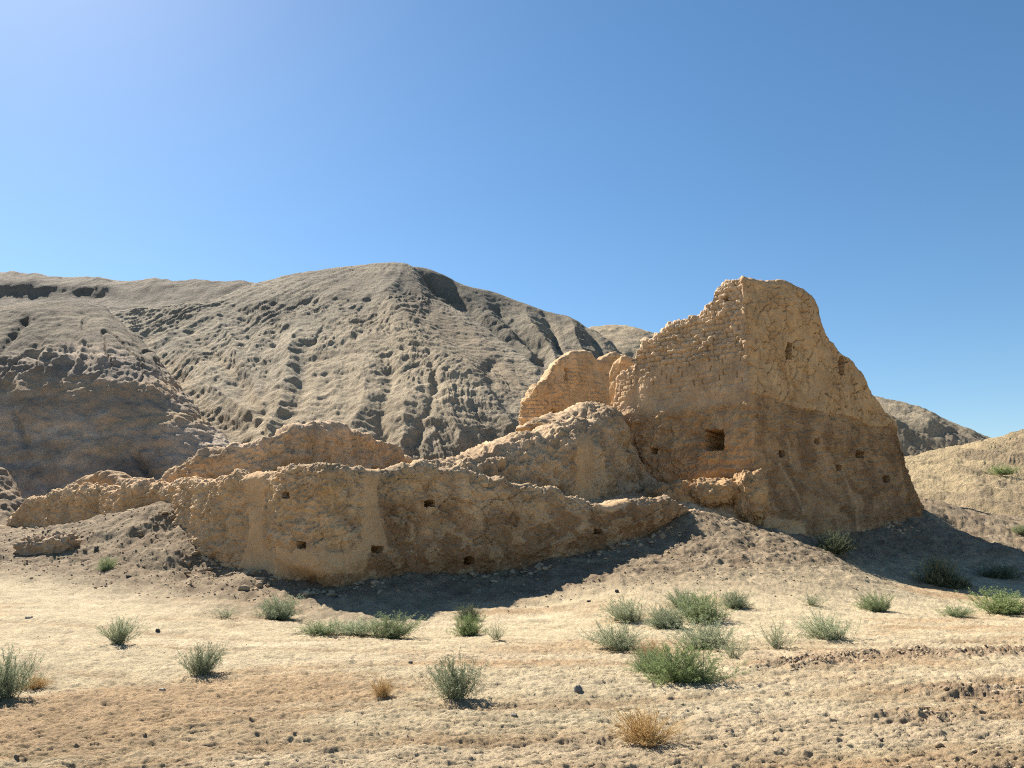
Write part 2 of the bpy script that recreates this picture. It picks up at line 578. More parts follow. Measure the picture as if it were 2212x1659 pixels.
def lh_disp(X, N):
    z = X[..., 2]
    px_, py_ = proj(X)
    wx = fbm(X, 0.05, 3, off=23)
    lip = np.interp(px_, [-700, 0, 100, 180, 280, 330], [770, 765, 745, 740, 760, 790])
    cliff = sstep(-14, 16, py_ + wx * 14 - lip)
    ledge = (perlin(z * 0.5 + wx * 0.8, X[..., 0] * 0.025, 1.1) + 0.8 * perlin(z * 1.3 + wx, X[..., 0] * 0.05, 4.2) + 0.5 * perlin(z * 3.2 + wx * 2, X[..., 0] * 0.1, 9.2) + 0.25 * perlin(z * 8 + wx * 2, X[..., 0] * 0.2, 19.2)) * 0.34
    q = X[..., 0] + 0.4 * X[..., 1] + wx * 3
    flute = ridged(np.stack([q * 0.12, z * 0.04, 0 * q], -1), 1.0, 3, off=2) * 0.40
    fine = ridged(np.stack([q * 0.55, z * 0.10, 0 * q], -1), 1.0, 3, 0.6, off=5) * 0.20 * sstep(-60, 20, py_ - lip) * sstep(95, 40, py_ - lip)
    dome = fbm(np.stack([q * 0.10, X[..., 1] * 0.05, 0 * q], -1), 1.0, 4, 0.6, off=12) * 0.55
    rough = fbm(X, 0.3, 5, 0.62, off=22, st=(1, 1, 1.5)) * 0.40
    ft = features(px_, py_, [([(235, 650), (285, 700), (318, 760)], 14, -0.8), ([(300, 990), (330, 1035)], 10, -0.7), ([(60, 700), (0, 760)], 8, -0.5), ([(40, 900), (60, 960)], 9, -0.4)], wx * 10)
    crack = -sstep(0.04, 0.0, np.abs(perlin(q * 0.35, z * 0.08, 2.5))) * 0.25 * sstep(-70, -30, py_ - lip) * sstep(60, 20, py_ - lip)
    return cliff * (ledge * 0.30 + flute * 0.40 + rough * 0.26 + ridged(X, 0.55, 4, 0.62, off=91, st=(0.6, 0.6, 1.6)) * 0.16) + fine + (1 - cliff) * (dome * 0.5 + rough * 0.22) + fbm(X, 0.9, 3, 0.6, off=1) * 0.08 + ft * 0.8 + crack


def lh_col(X, N):
    z = X[..., 2]
    px_, py_ = proj(X)
    wx = fbm(X, 0.06, 3, off=33)
    n = fbm(X, 0.25, 4, 0.6, off=40)
    lip = np.interp(px_, [-700, 0, 100, 180, 280, 330], [770, 765, 745, 740, 760, 790])
    top = mixc((0.265, 0.23, 0.18), (0.20, 0.172, 0.138), sstep(-0.3, 0.6, n))
    cl = mixc((0.46, 0.395, 0.335), (0.62, 0.51, 0.41), sstep(-0.4, 0.5, n))
    cl = cl * (1 + 0.28 * perlin(z * 2.6 + wx * 2, X[..., 0] * 0.12, 5.5) + 0.22 * fbm(X, 1.1, 4, 0.65, off=92, st=(1, 1, 1.8)))[..., None]
    yy = py_ + wx * 16 + n * 8
    cl = mixc(cl, (0.55, 0.40, 0.265), np.exp(-((yy - 835) / 22) ** 2) * 0.7)
    cl = mixc(cl, (0.58, 0.43, 0.275), np.exp(-((yy - 905) / 17) ** 2) * sstep(200, 250, px_) * 0.8)
    cl = mixc(cl, (0.58, 0.43, 0.28), np.exp(-((yy - 965) / 20) ** 2) * np.exp(-((px_ - 240) / 45) ** 2) * 0.8)
    cl = mixc(cl, (0.31, 0.27, 0.235), np.exp(-((yy - 790) / 20) ** 2) * 0.75)
    cl = mixc(cl, (0.34, 0.29, 0.24), np.exp(-((yy - 870) / 12) ** 2) * 0.6)
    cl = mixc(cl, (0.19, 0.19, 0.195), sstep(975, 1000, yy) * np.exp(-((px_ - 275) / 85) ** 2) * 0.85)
    cl = mixc(cl, (0.40, 0.31, 0.19), sstep(1012, 1030, yy) * np.exp(-((px_ - 235) / 40) ** 2) * 0.7)
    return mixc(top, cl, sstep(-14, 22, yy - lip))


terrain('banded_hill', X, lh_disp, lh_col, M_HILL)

# low spur of the same clay at the left edge
c5 = [(-500, 930, 41), (-120, 965, 40), (-40, 985, 39.5), (0, 1004, 39), (30, 1030, 38.5), (48, 1062, 38), (62, 1100, 37.5), (110, 1150, 37), (180, 1180, 37)]
X = loft([[(-500, 1180, 33), (180, 1185, 34)], [(-500, 1080, 36), (-40, 1080, 36), (20, 1100, 36), (60, 1135, 36), (180, 1182, 36)], c5] + back_curves(c5, [(2, -0.8), (6, -5)]), -500, 180, 260, 120, 4, 5)
terrain('clay_spur', X, lambda X, N: fbm(X, 0.45, 5, 0.6, off=3) * 0.3 + perlin(X[..., 2] * 1.3, X[..., 0] * 0.1, 3.0) * 0.2 + fbm(X, 2, 2) * 0.06,
        lambda X, N: mixc((0.48, 0.38, 0.28), (0.40, 0.315, 0.235), sstep(-0.4, 0.5, fbm(X, 0.4, 3, off=3))), M_HILL)

# plateau far behind on the left
c6 = [(-900, 590, 165), (0, 585, 160), (60, 587, 159), (110, 592, 158), (200, 599, 156), (300, 601, 153), (380, 603, 150), (530, 606, 146), (640, 625, 142), (800, 700, 138)]
X = loft([[(-900, 900, 110), (800, 900, 110)], [(-900, 720, 128), (0, 710, 128), (300, 690, 128), (530, 680, 128), (800, 780, 128)],
          [(-900, 645, 147), (0, 642, 146), (200, 639, 146), (250, 650, 142), (400, 645, 138), (530, 640, 136), (800, 730, 132)],
          [(-900, 612, 147.6), (0, 610, 147.6), (120, 614, 147.6), (195, 620, 147), (240, 618, 147), (400, 616, 144), (530, 618, 140), (800, 712, 135)],
          c6] + back_curves(c6, [(10, -2), (40, -20), (90, -45)]), -900, 800, 560, 200, 5, 2)


def pl_disp(X, N):
    q = X[..., 0] + 0.6 * X[..., 1]
    return ridged(np.stack([q * 0.10, X[..., 2] * 0.03, 0 * q], -1), 1.0, 3, off=6) * 0.45 + fbm(X, 0.2, 5, 0.62, off=8) * 0.28


terrain('plateau', X, pl_disp, lambda X, N: mixc((0.25, 0.22, 0.185), (0.19, 0.168, 0.142), sstep(-0.4, 0.5, fbm(X, 0.09, 4, off=50))), M_HILL)

# pale hill far behind, between the dark slope and the tall ruin
c7 = [(1100, 800, 210), (1200, 722, 208), (1240, 702, 206), (1275, 692, 205), (1310, 690, 205), (1345, 692, 204), (1390, 700, 203), (1425, 712, 202), (1500, 750, 200), (1650, 850, 198)]
X = loft([[(1100, 1000, 160), (1650, 1000, 160)], [(1100, 850, 178), (1300, 770, 178), (1400, 770, 178), (1650, 900, 178)], c7] + back_curves(c7, [(12, -3), (50, -30)]), 1100, 1650, 260, 150, 4, 8)
terrain('pale_hill', X, lambda X, N: ridged(np.stack([X[..., 0] * 0.05 + X[..., 1] * 0.03, X[..., 1] * 0.012, 0 * X[..., 0]], -1), 1, 3, off=3) * 0.8 + fbm(X, 0.15, 4, 0.6, off=9) * 0.5,
        lambda X, N: mixc((0.46, 0.39, 0.29), (0.38, 0.32, 0.24), sstep(-0.4, 0.4, fbm(X, 0.08, 4, off=5))), M_HILL)

# eroded grey hill behind the tall ruin on the right
c8 = [(1650, 850, 92), (1800, 848, 88), (1885, 850, 84), (1920, 858, 83), (1962, 868, 82), (2010, 885, 81), (2060, 911, 80), (2100, 928, 79), (2135, 944, 79), (2300, 990, 78), (2500, 1030, 78)]
X = loft([[(1650, 1150, 62), (2500, 1150, 62)],
          [(1650, 1010, 70), (1930, 1000, 70), (2060, 985, 70), (2140, 980, 70), (2500, 1060, 70)],
          [(1650, 950, 72), (1930, 935, 72), (2000, 935, 72), (2060, 950, 72), (2140, 962, 73), (2500, 1050, 73)],
          [(1650, 890, 77), (1885, 885, 75), (1930, 893, 74), (2000, 905, 74.5), (2060, 930, 75), (2140, 952, 76), (2500, 1040, 76)],
          c8] + back_curves(c8, [(5, -1), (20, -8), (60, -20)]), 1650, 2500, 420, 200, 4, 3)


def rb_disp(X, N):
    q = X[..., 0] + 0.3 * X[..., 1] + fbm(X, 0.06, 2, off=4) * 3
    flute = ridged(np.stack([q * 0.22, X[..., 2] * 0.04, 0 * q], -1), 1.0, 3, off=16) * 0.7
    return flute * 0.7 * sstep(84, 74, X[..., 1]) + fbm(X, 0.35, 4, 0.6, off=18) * 0.25


terrain('grey_hill', X, rb_disp, lambda X, N: mixc((0.38, 0.33, 0.255), (0.22, 0.20, 0.17), sstep(-0.15, 0.45, fbm(X, 0.12, 4, off=60) + sstep(9.5, 7, X[..., 2]) * 0.6 - 0.1)), M_HILL)

# sandy slope at the right edge
c9 = [(1700, 1075, 48), (1850, 1030, 49), (1940, 990, 50), (2000, 975, 51), (2060, 962, 52), (2130, 944, 53), (2211, 924, 54), (2350, 885, 56), (2700, 800, 60)]
X = loft([[(1700, 1150, 33), (2000, 1160, 33), (2211, 1200, 30), (2700, 1220, 26)],
          [(1700, 1120, 38), (1980, 1090, 38), (2050, 1118, 36), (2120, 1128, 35.5), (2211, 1135, 35), (2700, 1130, 33)],
          [(1700, 1110, 40), (1960, 1062, 41), (2020, 1095, 38), (2100, 1090, 38), (2211, 1095, 37.5), (2700, 1080, 36)],
          [(1700, 1095, 43), (1945, 1035, 44), (2030, 1040, 43), (2110, 1030, 43), (2211, 1030, 43), (2700, 980, 43)],
          [(1700, 1085, 46), (1940, 1005, 47.5), (2030, 1000, 47), (2110, 985, 47.5), (2211, 975, 48), (2700, 880, 50)],
          c9] + back_curves(c9, [(3, -0.5), (12, -5), (30, -14)]), 1700, 2700, 520, 240, 5, 6)


def rs_disp(X, N):
    S = np.stack([X[..., 0] * 0.32 + X[..., 1] * 0.22, X[..., 1] * 0.06, X[..., 2] * 0.05], -1)
    return ridged(S, 1.0, 3, off=30) * 0.3 + fbm(X, 0.6, 5, 0.62, off=28) * 0.15


terrain('sandy_slope', X, rs_disp, lambda X, N: mixc((0.50, 0.41, 0.27), (0.37, 0.30, 0.21), sstep(-0.1, 0.5, fbm(X, 0.2, 4, off=70) + sstep(6.0, 3.2, X[..., 2]) * 0.35 - 0.1)), M_HILL)

# ------------------------------------------------------------------ ground
gp = []
for x in (-30, -12, 0, 12, 30):
    for y in (-12, -4, 2.5):
        gp.append((x, y, 0.0))
G = [  # photo place and distance of surveyed points
    (0, 1640, 5.4), (550, 1650, 5.3), (1105, 1659, 5.2), (1700, 1650, 5.3), (2211, 1640, 5.3), (-600, 1640, 5.4), (2800, 1640, 5.3),
    (0, 1500, 7.7), (550, 1500, 7.7), (1105, 1500, 7.6), (1700, 1500, 7.6), (2211, 1495, 7.7), (-600, 1490, 7.8), (2800, 1480, 7.8),
    (0, 1400, 11), (550, 1400, 11), (1105, 1400, 11), (1700, 1400, 11), (2211, 1395, 11), (-600, 1390, 11.3), (2900, 1380, 11.3),
    (0, 1300, 16), (300, 1305, 16), (500, 1310, 15.8), (620, 1335, 15.8), (800, 1345, 16.0), (1000, 1345, 16.0), (1200, 1345, 15.8),
    (-500, 1290, 16.5), (-500, 1210, 21), (-500, 1150, 27),
    (0, 1218, 20), (150, 1218, 20), (300, 1245, 19.3), (60, 1190, 21.5), (200, 1170, 22), (250, 1200, 20.8), (330, 1205, 20.7),
    (0, 1160, 26), (100, 1142, 26.3), (200, 1122, 25), (290, 1102, 24), (345, 1090, 23.4), (370, 1140, 22.4), (300, 1160, 22),
    (370, 1195, 20.9), (400, 1228, 20.6), (450, 1237, 20.5), (520, 1238, 19.9), (570, 1250, 19.1), (630, 1276, 18.5), (690, 1287, 18.2), (750, 1274, 18.6), (800, 1260, 19.1),
    (900, 1248, 20.0), (1000, 1244, 20.7), (1100, 1241, 21.4), (1200, 1218, 22.1), (1300, 1196, 23.1), (1400, 1164, 24.1), (1450, 1145, 24.6),
    (800, 1300, 17.6), (1000, 1290, 18.6), (1200, 1290, 18.4), (1300, 1262, 19.2), (1400, 1235, 20.6), (1480, 1215, 21.4), (1380, 1280, 18),
    (1480, 1108, 25.3), (1541, 1126, 25.0), (1610, 1144, 24.7), (1681, 1160, 24.4), (1727, 1175, 24.0), (1780, 1196, 23.3), (1821, 1217, 22.5), (1850, 1248, 21),
    (1560, 1180, 23), (1640, 1200, 22.4), (1720, 1225, 21.5), (1600, 1245, 20.4), (1720, 1262, 19.6), (1500, 1300, 17), (1700, 1310, 16.8), (1850, 1292, 19), (2000, 1308, 19), (2211, 1320, 18.5), (2700, 1300, 17.5),
    (1500, 1350, 14.3), (1850, 1350, 14.3), (2211, 1350, 14.2), (2900, 1340, 14.5),
    (1730, 1152, 28.6), (1800, 1150, 29.5), (1900, 1134, 30.8), (1985, 1103, 32), (1820, 1185, 27), (1900, 1215, 25.5), (1900, 1256, 23),
    (2000, 1190, 28), (2000, 1235, 25), (2000, 1277, 22), (2100, 1240, 25.5), (2100, 1288, 22), (2211, 1275, 22.5), (2211, 1250, 25), (2400, 1285, 23),
    (2060, 1135, 31.5), (2100, 1165, 29.5), (2160, 1190, 28.5), (2211, 1205, 28), (2400, 1215, 27), (2010, 1083, 34.5), (2800, 1220, 27),
    (-300, 1140, 36), (100, 1135, 36), (-300, 1135, 50), (2800, 1150, 40)]
GP = np.array(gp + [tuple(P(*q)) for q in G])
FAR = [(-200, 100, 0), (0, 100, 0), (200, 100, 0), (-60, 55, 0.5), (0, 60, 0.5), (60, 60, 1), (-300, 300, 0), (300, 300, 0), (0, 300, 0), (-8, 34, 1.5), (0, 34, 1.5), (8, 36, 1.5), (14, 44, 1.8)]
GP = np.concatenate([GP, np.array(FAR, float)])
_c2 = 0.5
_A = np.sqrt(((GP[:, None, :2] - GP[None, :, :2]) ** 2).sum(-1) + _c2)
_n = len(GP)
_M = np.zeros((_n + 1, _n + 1))
_M[:_n, :_n] = _A - 0.02 * np.eye(_n)
_M[:_n, _n] = 1
_M[_n, :_n] = 1
_w = np.linalg.solve(_M, np.concatenate([GP[:, 2], [0]]))


def ground_base(x, y):
    s = np.full(np.shape(x), _w[_n])
    for i in range(_n):
        s = s + _w[i] * np.sqrt((x - GP[i, 0]) ** 2 + (y - GP[i, 1]) ** 2 + _c2)
    far = sstep(60, 110, np.hypot(x, y))
    return s * (1 - far)


def dug(x, y):
    """how churned up the soil is: the row of clods and the rough right side"""
    q = np.stack([x, y, 0 * x], -1)
    px, py = proj(np.stack([x, y, 0 * x], -1))
    row = np.exp(-((y - (9.6 + 0.30 * (x - 3.2) + 0.25 * np.sin(x * 1.7))) / 0.42) ** 2) * sstep(2.4, 3.4, x) * sstep(10.5, 7.0, x)
    side = sstep(0.36, 0.60, x / np.maximum(y, 1)) * sstep(14, 9, y) * sstep(0.0, 0.4, perlin(x * 0.45, y * 1.6, 4.4) + 0.05)
    return np.clip(row + side * 0.8, 0, 1)


TRACKS = [[(-14, 14.5), (-8, 13.6), (-3, 12.4), (2, 11.6), (7, 11.6), (14, 12.6)], [(-14, 13.1), (-8, 12.2), (-3, 11.0), (2, 10.2), (7, 10.1), (14, 11.0)],
          [(-9, 10.5), (-5.5, 9.2), (-3, 7.6), (-1.2, 6.0), (0.4, 4.0)], [(-9, 9.1), (-5.8, 7.9), (-4, 6.6), (-2.5, 5.2), (-1.2, 3.5)],
          [(-7, 7.0), (-2.5, 6.9), (1.5, 7.3), (6, 8.6)], [(-7, 5.8), (-2.5, 5.8), (1.5, 6.1), (6, 7.3)]]


def tracks(x, y):
    """worn wheel tracks sweeping over the flat"""
    h = np.zeros(np.shape(x))
    wv = perlin(x * 0.35, y * 0.35, 21.5) * 0.35
    for t in TRACKS:
        n = len(t)
        q = np.linspace(0, n - 1, 60)
        tx = blur(np.interp(q, range(n), [p[0] for p in t]), 5)
        ty = blur(np.interp(q, range(n), [p[1] for p in t]), 5)
        h = np.maximum(h, np.exp(-(seg_dist(x + wv, y + wv, list(zip(tx, ty))) / 0.17) ** 2))
    return h * (0.35 + 0.65 * sstep(-0.4, 0.4, perlin(x * 0.6, y * 0.6, 31.5)))


APRON = [tuple(P(*q)[:2]) for q in ((330, 1150, 24.6), (420, 1232, 21.4), (552, 1246, 19.9), (690, 1285, 18.5), (1000, 1243, 20.9), (1300, 1194, 23.35), (1480, 1140, 25.1))]


def rubbly(x, y, z):
    """rubble skirts: the left mound, the spur below the tall ruin and an apron along the front wall"""
    ap = sstep(4.6, 1.4, seg_dist(x + 0.5 * perlin(x * 0.5, y * 0.5, 61.5), y + 0.5 * perlin(x * 0.5, y * 0.5, 71.5), APRON)) * (y < 30)
    return np.clip(ap * 0.8 + sstep(0.35, 1.1, z) * sstep(15, 18, y) + sstep(16.5, 19.5, y) * sstep(-0.2, 0.3, z) * 0.5, 0, 1)


def ground_z(x, y, fine=True):
    z = ground_base(x, y)
    Q = np.stack([x, y, 0 * x], -1)
    rub = rubbly(x, y, z)
    near = sstep(60, 40, y)
    z = z + fbm(Q, 0.35, 3, off=2) * 0.05 * near
    # wind and wheel streaks running across the flat
    ang = 0.22
    xr, yr = x * math.cos(ang) + y * math.sin(ang), -x * math.sin(ang) + y * math.cos(ang)
    wv = perlin(x * 0.25, y * 0.25, 7.7) * 0.5
    z = z + perlin(xr * 0.35, yr * 3.2 + wv * 3, 1.5) * 0.018 * near
    if fine:
        b = fbm(Q, 1.3, 4, 0.62, off=12)
        z = z + b * (0.012 + 0.085 * rub) * near + ridged(Q, 2.2, 2, 0.6, off=32) * 0.03 * rub * near
        d = dug(x, y)
        z = z + d * (0.03 + 0.07 * ridged(Q, 2.2, 5, 0.68, off=15)) * near
        z = z + fbm(Q, 8, 4, 0.7, off=3) * 0.014 * sstep(30, 8, y) + fbm(Q, 4, 2, 0.6, off=6) * 0.02 * rub * near
        z = z - tracks(x, y) * 0.03
        cr = billow(np.stack([xr * 1.0, yr * 2.6, 0 * x], -1), 2.2, 3, 0.6, off=44)
        z = z + np.minimum(cr, 0.1) * 0.028 + np.minimum(billow(np.stack([xr * 0.9, yr * 3.4, 0 * x], -1), 4.6, 3, 0.62, off=47), 0.05) * 0.020 * sstep(16, 9, y)
    return z


rows_py = np.concatenate([np.linspace(1760, 1240, 520), np.linspace(1239, 1158, 70)])
rows_d = EYE * FPX / (rows_py - 1140)
rows_d = rows_d * 0.92
rows = np.concatenate([[-400, -120, -40, -15, -6, -2, 0, 1, 1.8, 2.6, 3.2], rows_d[rows_d > 3.5], ])
rows = np.concatenate([rows[rows < 20], np.arange(max(rows[rows < 20]) + 0.06, 28, 0.058), np.arange(28.06, 42, 0.13), [44, 48, 55, 70, 100, 180, 400, 1200, 4000]])
cols = np.concatenate([np.linspace(-2.4, -0.86, 40)[:-1], np.linspace(-0.86, 0.90, 1250), np.linspace(0.90, 2.4, 40)[1:]])
ap = np.maximum(rows + 1.0, 3.0) + np.maximum(-rows, 0) * 1.0
gx = cols[:, None] * ap[None, :]
gy = np.broadcast_to(rows[None, :], gx.shape).copy()
gz = ground_z(gx, gy)
XG = np.stack([gx, gy, gz], -1)


def ground_col(X, N):
    x, y, z = X[..., 0], X[..., 1], X[..., 2]
    zb = z
    Q = np.stack([x, y, 0 * x], -1)
    ang = 0.22
    xr, yr = x * math.cos(ang) + y * math.sin(ang), -x * math.sin(ang) + y * math.cos(ang)
    wv = perlin(x * 0.2, y * 0.2, 2.2)
    st = perlin(xr * 0.28, yr * 1.5 + wv * 1.5, 5.5) + 0.6 * perlin(xr * 0.9, yr * 4.5, 8.1) + 0.35 * perlin(xr * 2.4, yr * 12, 3.9)
    pat = fbm(Q, 0.28, 3, off=18)
    brown = sstep(-0.15, 0.65, st * 0.55 + pat * 0.8 + 0.34 * sstep(12.0, 7.0, y) * sstep(5, -1, x) + 0.14 * sstep(8, 5.5, y) - 0.15 * sstep(9, 13, y))
    c = mixc(SAND, SAND_BROWN, brown)
    c = mixc(c, (0.345, 0.245, 0.145), tracks(x, y) * 0.75)
    c = mixc(c, (0.56, 0.46, 0.31), sstep(0.2, 0.6, perlin(xr * 0.3, yr * 1.1, 15.5)) * 0.7)
    rub = rubbly(x, y, zb)
    c = mixc(c, mixc(RUBBLE, (0.27, 0.21, 0.14), sstep(-0.3, 0.4, fbm(Q, 1.2, 3, off=8))), rub * 0.9)
    d = dug(x, y)
    c = mixc(c, mixc((0.33, 0.24, 0.155), (0.42, 0.33, 0.22), sstep(-0.2, 0.4, fbm(Q, 2, 3, off=5))), np.clip(d * 1.1, 0, 1))
    c = c * (1 + 0.10 * fbm(Q, 3.0, 3, off=80))[..., None]
    return c


NG = grid_normals(XG)
gcol = ground_col(XG, NG)
g = mesh_np('ground', XG.reshape(-1, 3), grid_quads(*XG.shape[:2]), gcol.reshape(-1, 3), M_SAND)
tag(g, kind='structure')


def on_ground(px, py, d0=15.0):
    """the point of the ground seen at (px, py)"""
    a = P(px, py, 1.0)
    o = np.array([0, 0, EYE])
    dr = a - o
    lo = None
    ts = np.concatenate([np.arange(3.5, 45, 0.15)])
    pts = o[None] + dr[None] * ts[:, None]
    gz_ = ground_z(pts[:, 0], pts[:, 1], False)
    below = np.nonzero(pts[:, 2] <= gz_)[0]
    i = below[0] if len(below) else len(ts) - 1
    t = ts[i]
    q = o + dr * t
    return np.array([q[0], q[1], float(ground_z(q[0:1], q[1:2])[0])])


# ------------------------------------------------------------------ ruined walls
def ribbon(path, top, width, batter, r, ds, dz, sig=0.25, nsig=0.8, bury=0.7, top_noise=0.08, back_rows=8):
    """a thick wall along a path, its crown following the surveyed skyline; returns grid and coordinates"""
    B = np.array([P(*p) for p in path])
    L = np.concatenate([[0], np.cumsum(np.linalg.norm(np.diff(B[:, :2], axis=0), axis=1))])
    s = np.arange(0, L[-1], ds)
    x, y, zb = [blur(np.interp(s, L, B[:, i]), sig / ds) for i in range(3)]
    tx, ty = np.gradient(blur(x, nsig / ds)), np.gradient(blur(y, nsig / ds))
    ln = np.hypot(tx, ty)
    nx, ny = -ty / ln, tx / ln
    T = np.array(top, float)
    zt = zb + 2
    for it in range(6):
        off = batter * (zt - zb) + r * 0.7
        X = np.stack([x + nx * off, y + ny * off, zt], -1)
        px, _ = proj(X)
        py = np.interp(px, T[:, 0], T[:, 1])
        zt = P(px, py, X[:, 1])[..., 2]
    zt = blur(zt, 0.06 / ds) + top_noise * fbm(np.stack([x * 1.6, y * 1.6, 0 * x], -1), 1.0, 4)
    zt = np.maximum(zt, zb + 0.05)
    z0 = zb - bury
    h = zt - z0
    re = np.minimum(r, 0.48 * h)
    nf = int((h - re).max() / dz) + 2
    na = max(6, int(1.5 * r / dz))
    nw = max(4, int(width / (dz * 2.5)))
    cols_ = []
    for f in np.linspace(0, 1, nf):
        z = z0 + f * (h - re)
        cols_.append((batter * (z - zb), z))
    o1 = batter * (zt - re - zb)
    for a in np.linspace(0, math.pi / 2, na)[1:]:
        cols_.append((o1 + re * 1.15 * (1 - math.cos(a)), zt - re + re * math.sin(a)))
    o2 = o1 + re * 1.15
    for f in np.linspace(0, 1, nw)[1:]:
        cols_.append((o2 + f * width, zt - 0.15 * f * f * width))
    for f in np.linspace(0, 1, back_rows)[1:]:
        cols_.append((o2 + width + 0.3 * f, (zt - 0.15 * width) * (1 - f) + (z0 - 0.4) * f))
    X = np.stack([np.stack([x + nx * o, y + ny * o, z], -1) for o, z in cols_], 1)
    N = grid_normals(X)
    fr = N[:, : nf].reshape(-1, 3)
    if (fr[:, 0] * np.repeat(nx, nf) + fr[:, 1] * np.repeat(ny, nf)).mean() > 0:
        N = -N
    rowi = np.broadcast_to(np.arange(X.shape[1])[None], X.shape[:2])
    return dict(X=X, N=N, s=np.broadcast_to(s[:, None], X.shape[:2]), zb=zb[:, None] + 0 * rowi, zt=zt[:, None] + 0 * rowi,
                row=rowi, nf=nf, na=na, front=rowi < nf + na)


def smooth_normals(N, k):
    N = blur(blur(N, k, 0), k, 1)
    return N / (np.linalg.norm(N, axis=-1, keepdims=True) + 1e-9)


def cut_holes(rb, X, holes):
    """push vertices inside each opening inward; returns new grid and an id per vertex (-1 outside)"""
    px, py = proj(X)
    hid = np.full(px.shape, -1)
    vis = rb['row'] < rb['nf'] + rb['na'] // 2
    jit = fbm(X, 3.5, 3, 0.6, off=3) * 3.2
    Ns = smooth_normals(rb['N'], 3)
    X = X.copy()
    for k, (hx, hy, hw, hh, dep) in enumerate(holes):
        e = np.maximum(np.abs(px + jit - hx) / (hw / 2), np.abs(py + jit * 0.7 - hy) / (hh / 2))
        m = (e < 1) & vis
        hid[m] = k
        dd = dep * (0.8 + 0.2 * sstep(1, 0.6, e[m]))
        X[m] -= Ns[m] * dd[:, None]
    return X, hid


def components(m):
    lab = np.full(m.shape, -1)
    nxt = 0
    a, b = m.shape
    todo = m.copy()
    for i0, j0 in zip(*np.nonzero(m)):
        if not todo[i0, j0]:
            continue
        todo[i0, j0] = False
        st = [(int(i0), int(j0))]
        while st:
            i, j = st.pop()
            lab[i, j] = nxt
            for p, q in ((i + 1, j), (i - 1, j), (i, j + 1), (i, j - 1)):
                if 0 <= p < a and 0 <= q < b and todo[p, q]:
                    todo[p, q] = False
                    st.append((p, q))
        nxt += 1
    return lab


def build_wall(root, rb, X, col, hid, base_mat, zones=(), hole_name='beam_hole', base_name='earth_body', hole_names=None):
    nu, nv = X.shape[:2]
    Q = grid_quads(nu, nv)
    V, C = X.reshape(-1, 3), col.reshape(-1, 3)
    hq = hid.reshape(-1)[Q].max(1)
    used = hq >= 0
    o = root.location
    for k in np.unique(hq[hq >= 0]):
        nm = hole_names.get(int(k), hole_name) if hole_names else hole_name
        submesh(nm, V, Q, hq == k, C, base_mat, root, o)
    for name, mask, mat in zones:
        mk = mask.reshape(-1)[Q].sum(1) >= 3
        mk &= ~used
        lab = components(mk.reshape(nu - 1, nv - 1))
        cnt = np.bincount(lab[lab >= 0].ravel()) if (lab >= 0).any() else []
        for k in range(len(cnt)):
            if cnt[k] >= 250:
                m2 = (lab == k).ravel()
                used |= m2
                submesh(name, V, Q, m2, C, mat, root, o)
    submesh(base_name, V, Q, ~used, C, base_mat, root, o)


# ---- long front wall
fw_path = [(-5, 1170, 31.5), (40, 1158, 30.8), (180, 1145, 28), (330, 1150, 24.6), (375, 1212, 22.6), (420, 1232, 21.4), (500, 1240, 20.5), (560, 1247, 19.85), (580, 1254, 19.2),
           (630, 1274, 18.75), (690, 1285, 18.5), (750, 1273, 18.85), (795, 1260, 19.3), (900, 1248, 20.25), (1000, 1243, 20.9), (1100, 1240, 21.6),
           (1200, 1216, 22.4), (1300, 1194, 23.35), (1400, 1162, 24.3), (1480, 1140, 25.1), (1560, 1140, 26.0), (1650, 1150, 26.8)]
fw_top = [(-20, 1165), (8, 1150), (30, 1120), (48, 1098), (60, 1074), (100, 1066), (125, 1060), (150, 1053), (190, 1048), (260, 1051), (285, 1046), (330, 1050), (360, 1044), (400, 1036), (450, 1034), (520, 1027), (578, 1019),
          (590, 1008), (620, 1002), (680, 997), (735, 999), (765, 1006), (785, 1014), (850, 1012), (900, 1003), (935, 997), (965, 1006), (1030, 1020), (1100, 1036), (1180, 1053),
          (1260, 1072), (1308, 1085), (1345, 1077), (1390, 1077), (1440, 1079), (1480, 1090), (1540, 1108), (1600, 1132), (1660, 1160)]
rb = ribbon(fw_path, fw_top, 1.0, 0.07, 0.30, 0.028, 0.026, sig=0.10, nsig=0.40, top_noise=0.05)
X, N = rb['X'], smooth_normals(rb['N'], 4)
px, py = proj(X)
zr = (X[..., 2] - rb['zb']) / np.maximum(rb['zt'] - rb['zb'], 0.3)
hgt = X[..., 2] - rb['zb']
warp = fbm(X, 0.6, 3, off=5)
# plastered repair strips
strip = np.zeros(px.shape)
edge = fbm(X, 2.5, 3, off=55) * 14
strip = np.maximum(strip, (np.abs(px + edge * 0.6 - 803) < 19 + 16 * sstep(1100, 1190, py)) & (py > 1008) & (py < 1192 + edge))
strip = np.maximum(strip, (np.abs(px + edge * 0.5 - (556 - 12 * sstep(1060, 1150, py) * sstep(1220, 1160, py))) < 20) & (py > 1022) & (py < 1100 + edge))
strip = np.maximum(strip, (np.abs(px + edge * 0.4 - 552) < 14 + 30 * sstep(1150, 1240, py)) & (py > 1100) & (py < 1238) & (px < 592))
strip = np.maximum(strip, (px > 590) & (px < 790) & (py > 1185 + edge) & (py < 1240 + edge * 0.7))
strip = np.maximum(strip, (np.abs(px - 1322) < 34) & (py + abs(px - 1322) * 0.5 < 1108) & (py > 1070)) * rb['front']
stripf = blur(blur(strip.astype(float), 1.2, 0), 1.2, 1)
lefty = sstep(600, 520, px)
farl = sstep(370, 330, px)
d = fbm(X, 0.45, 3, off=11) * 0.16
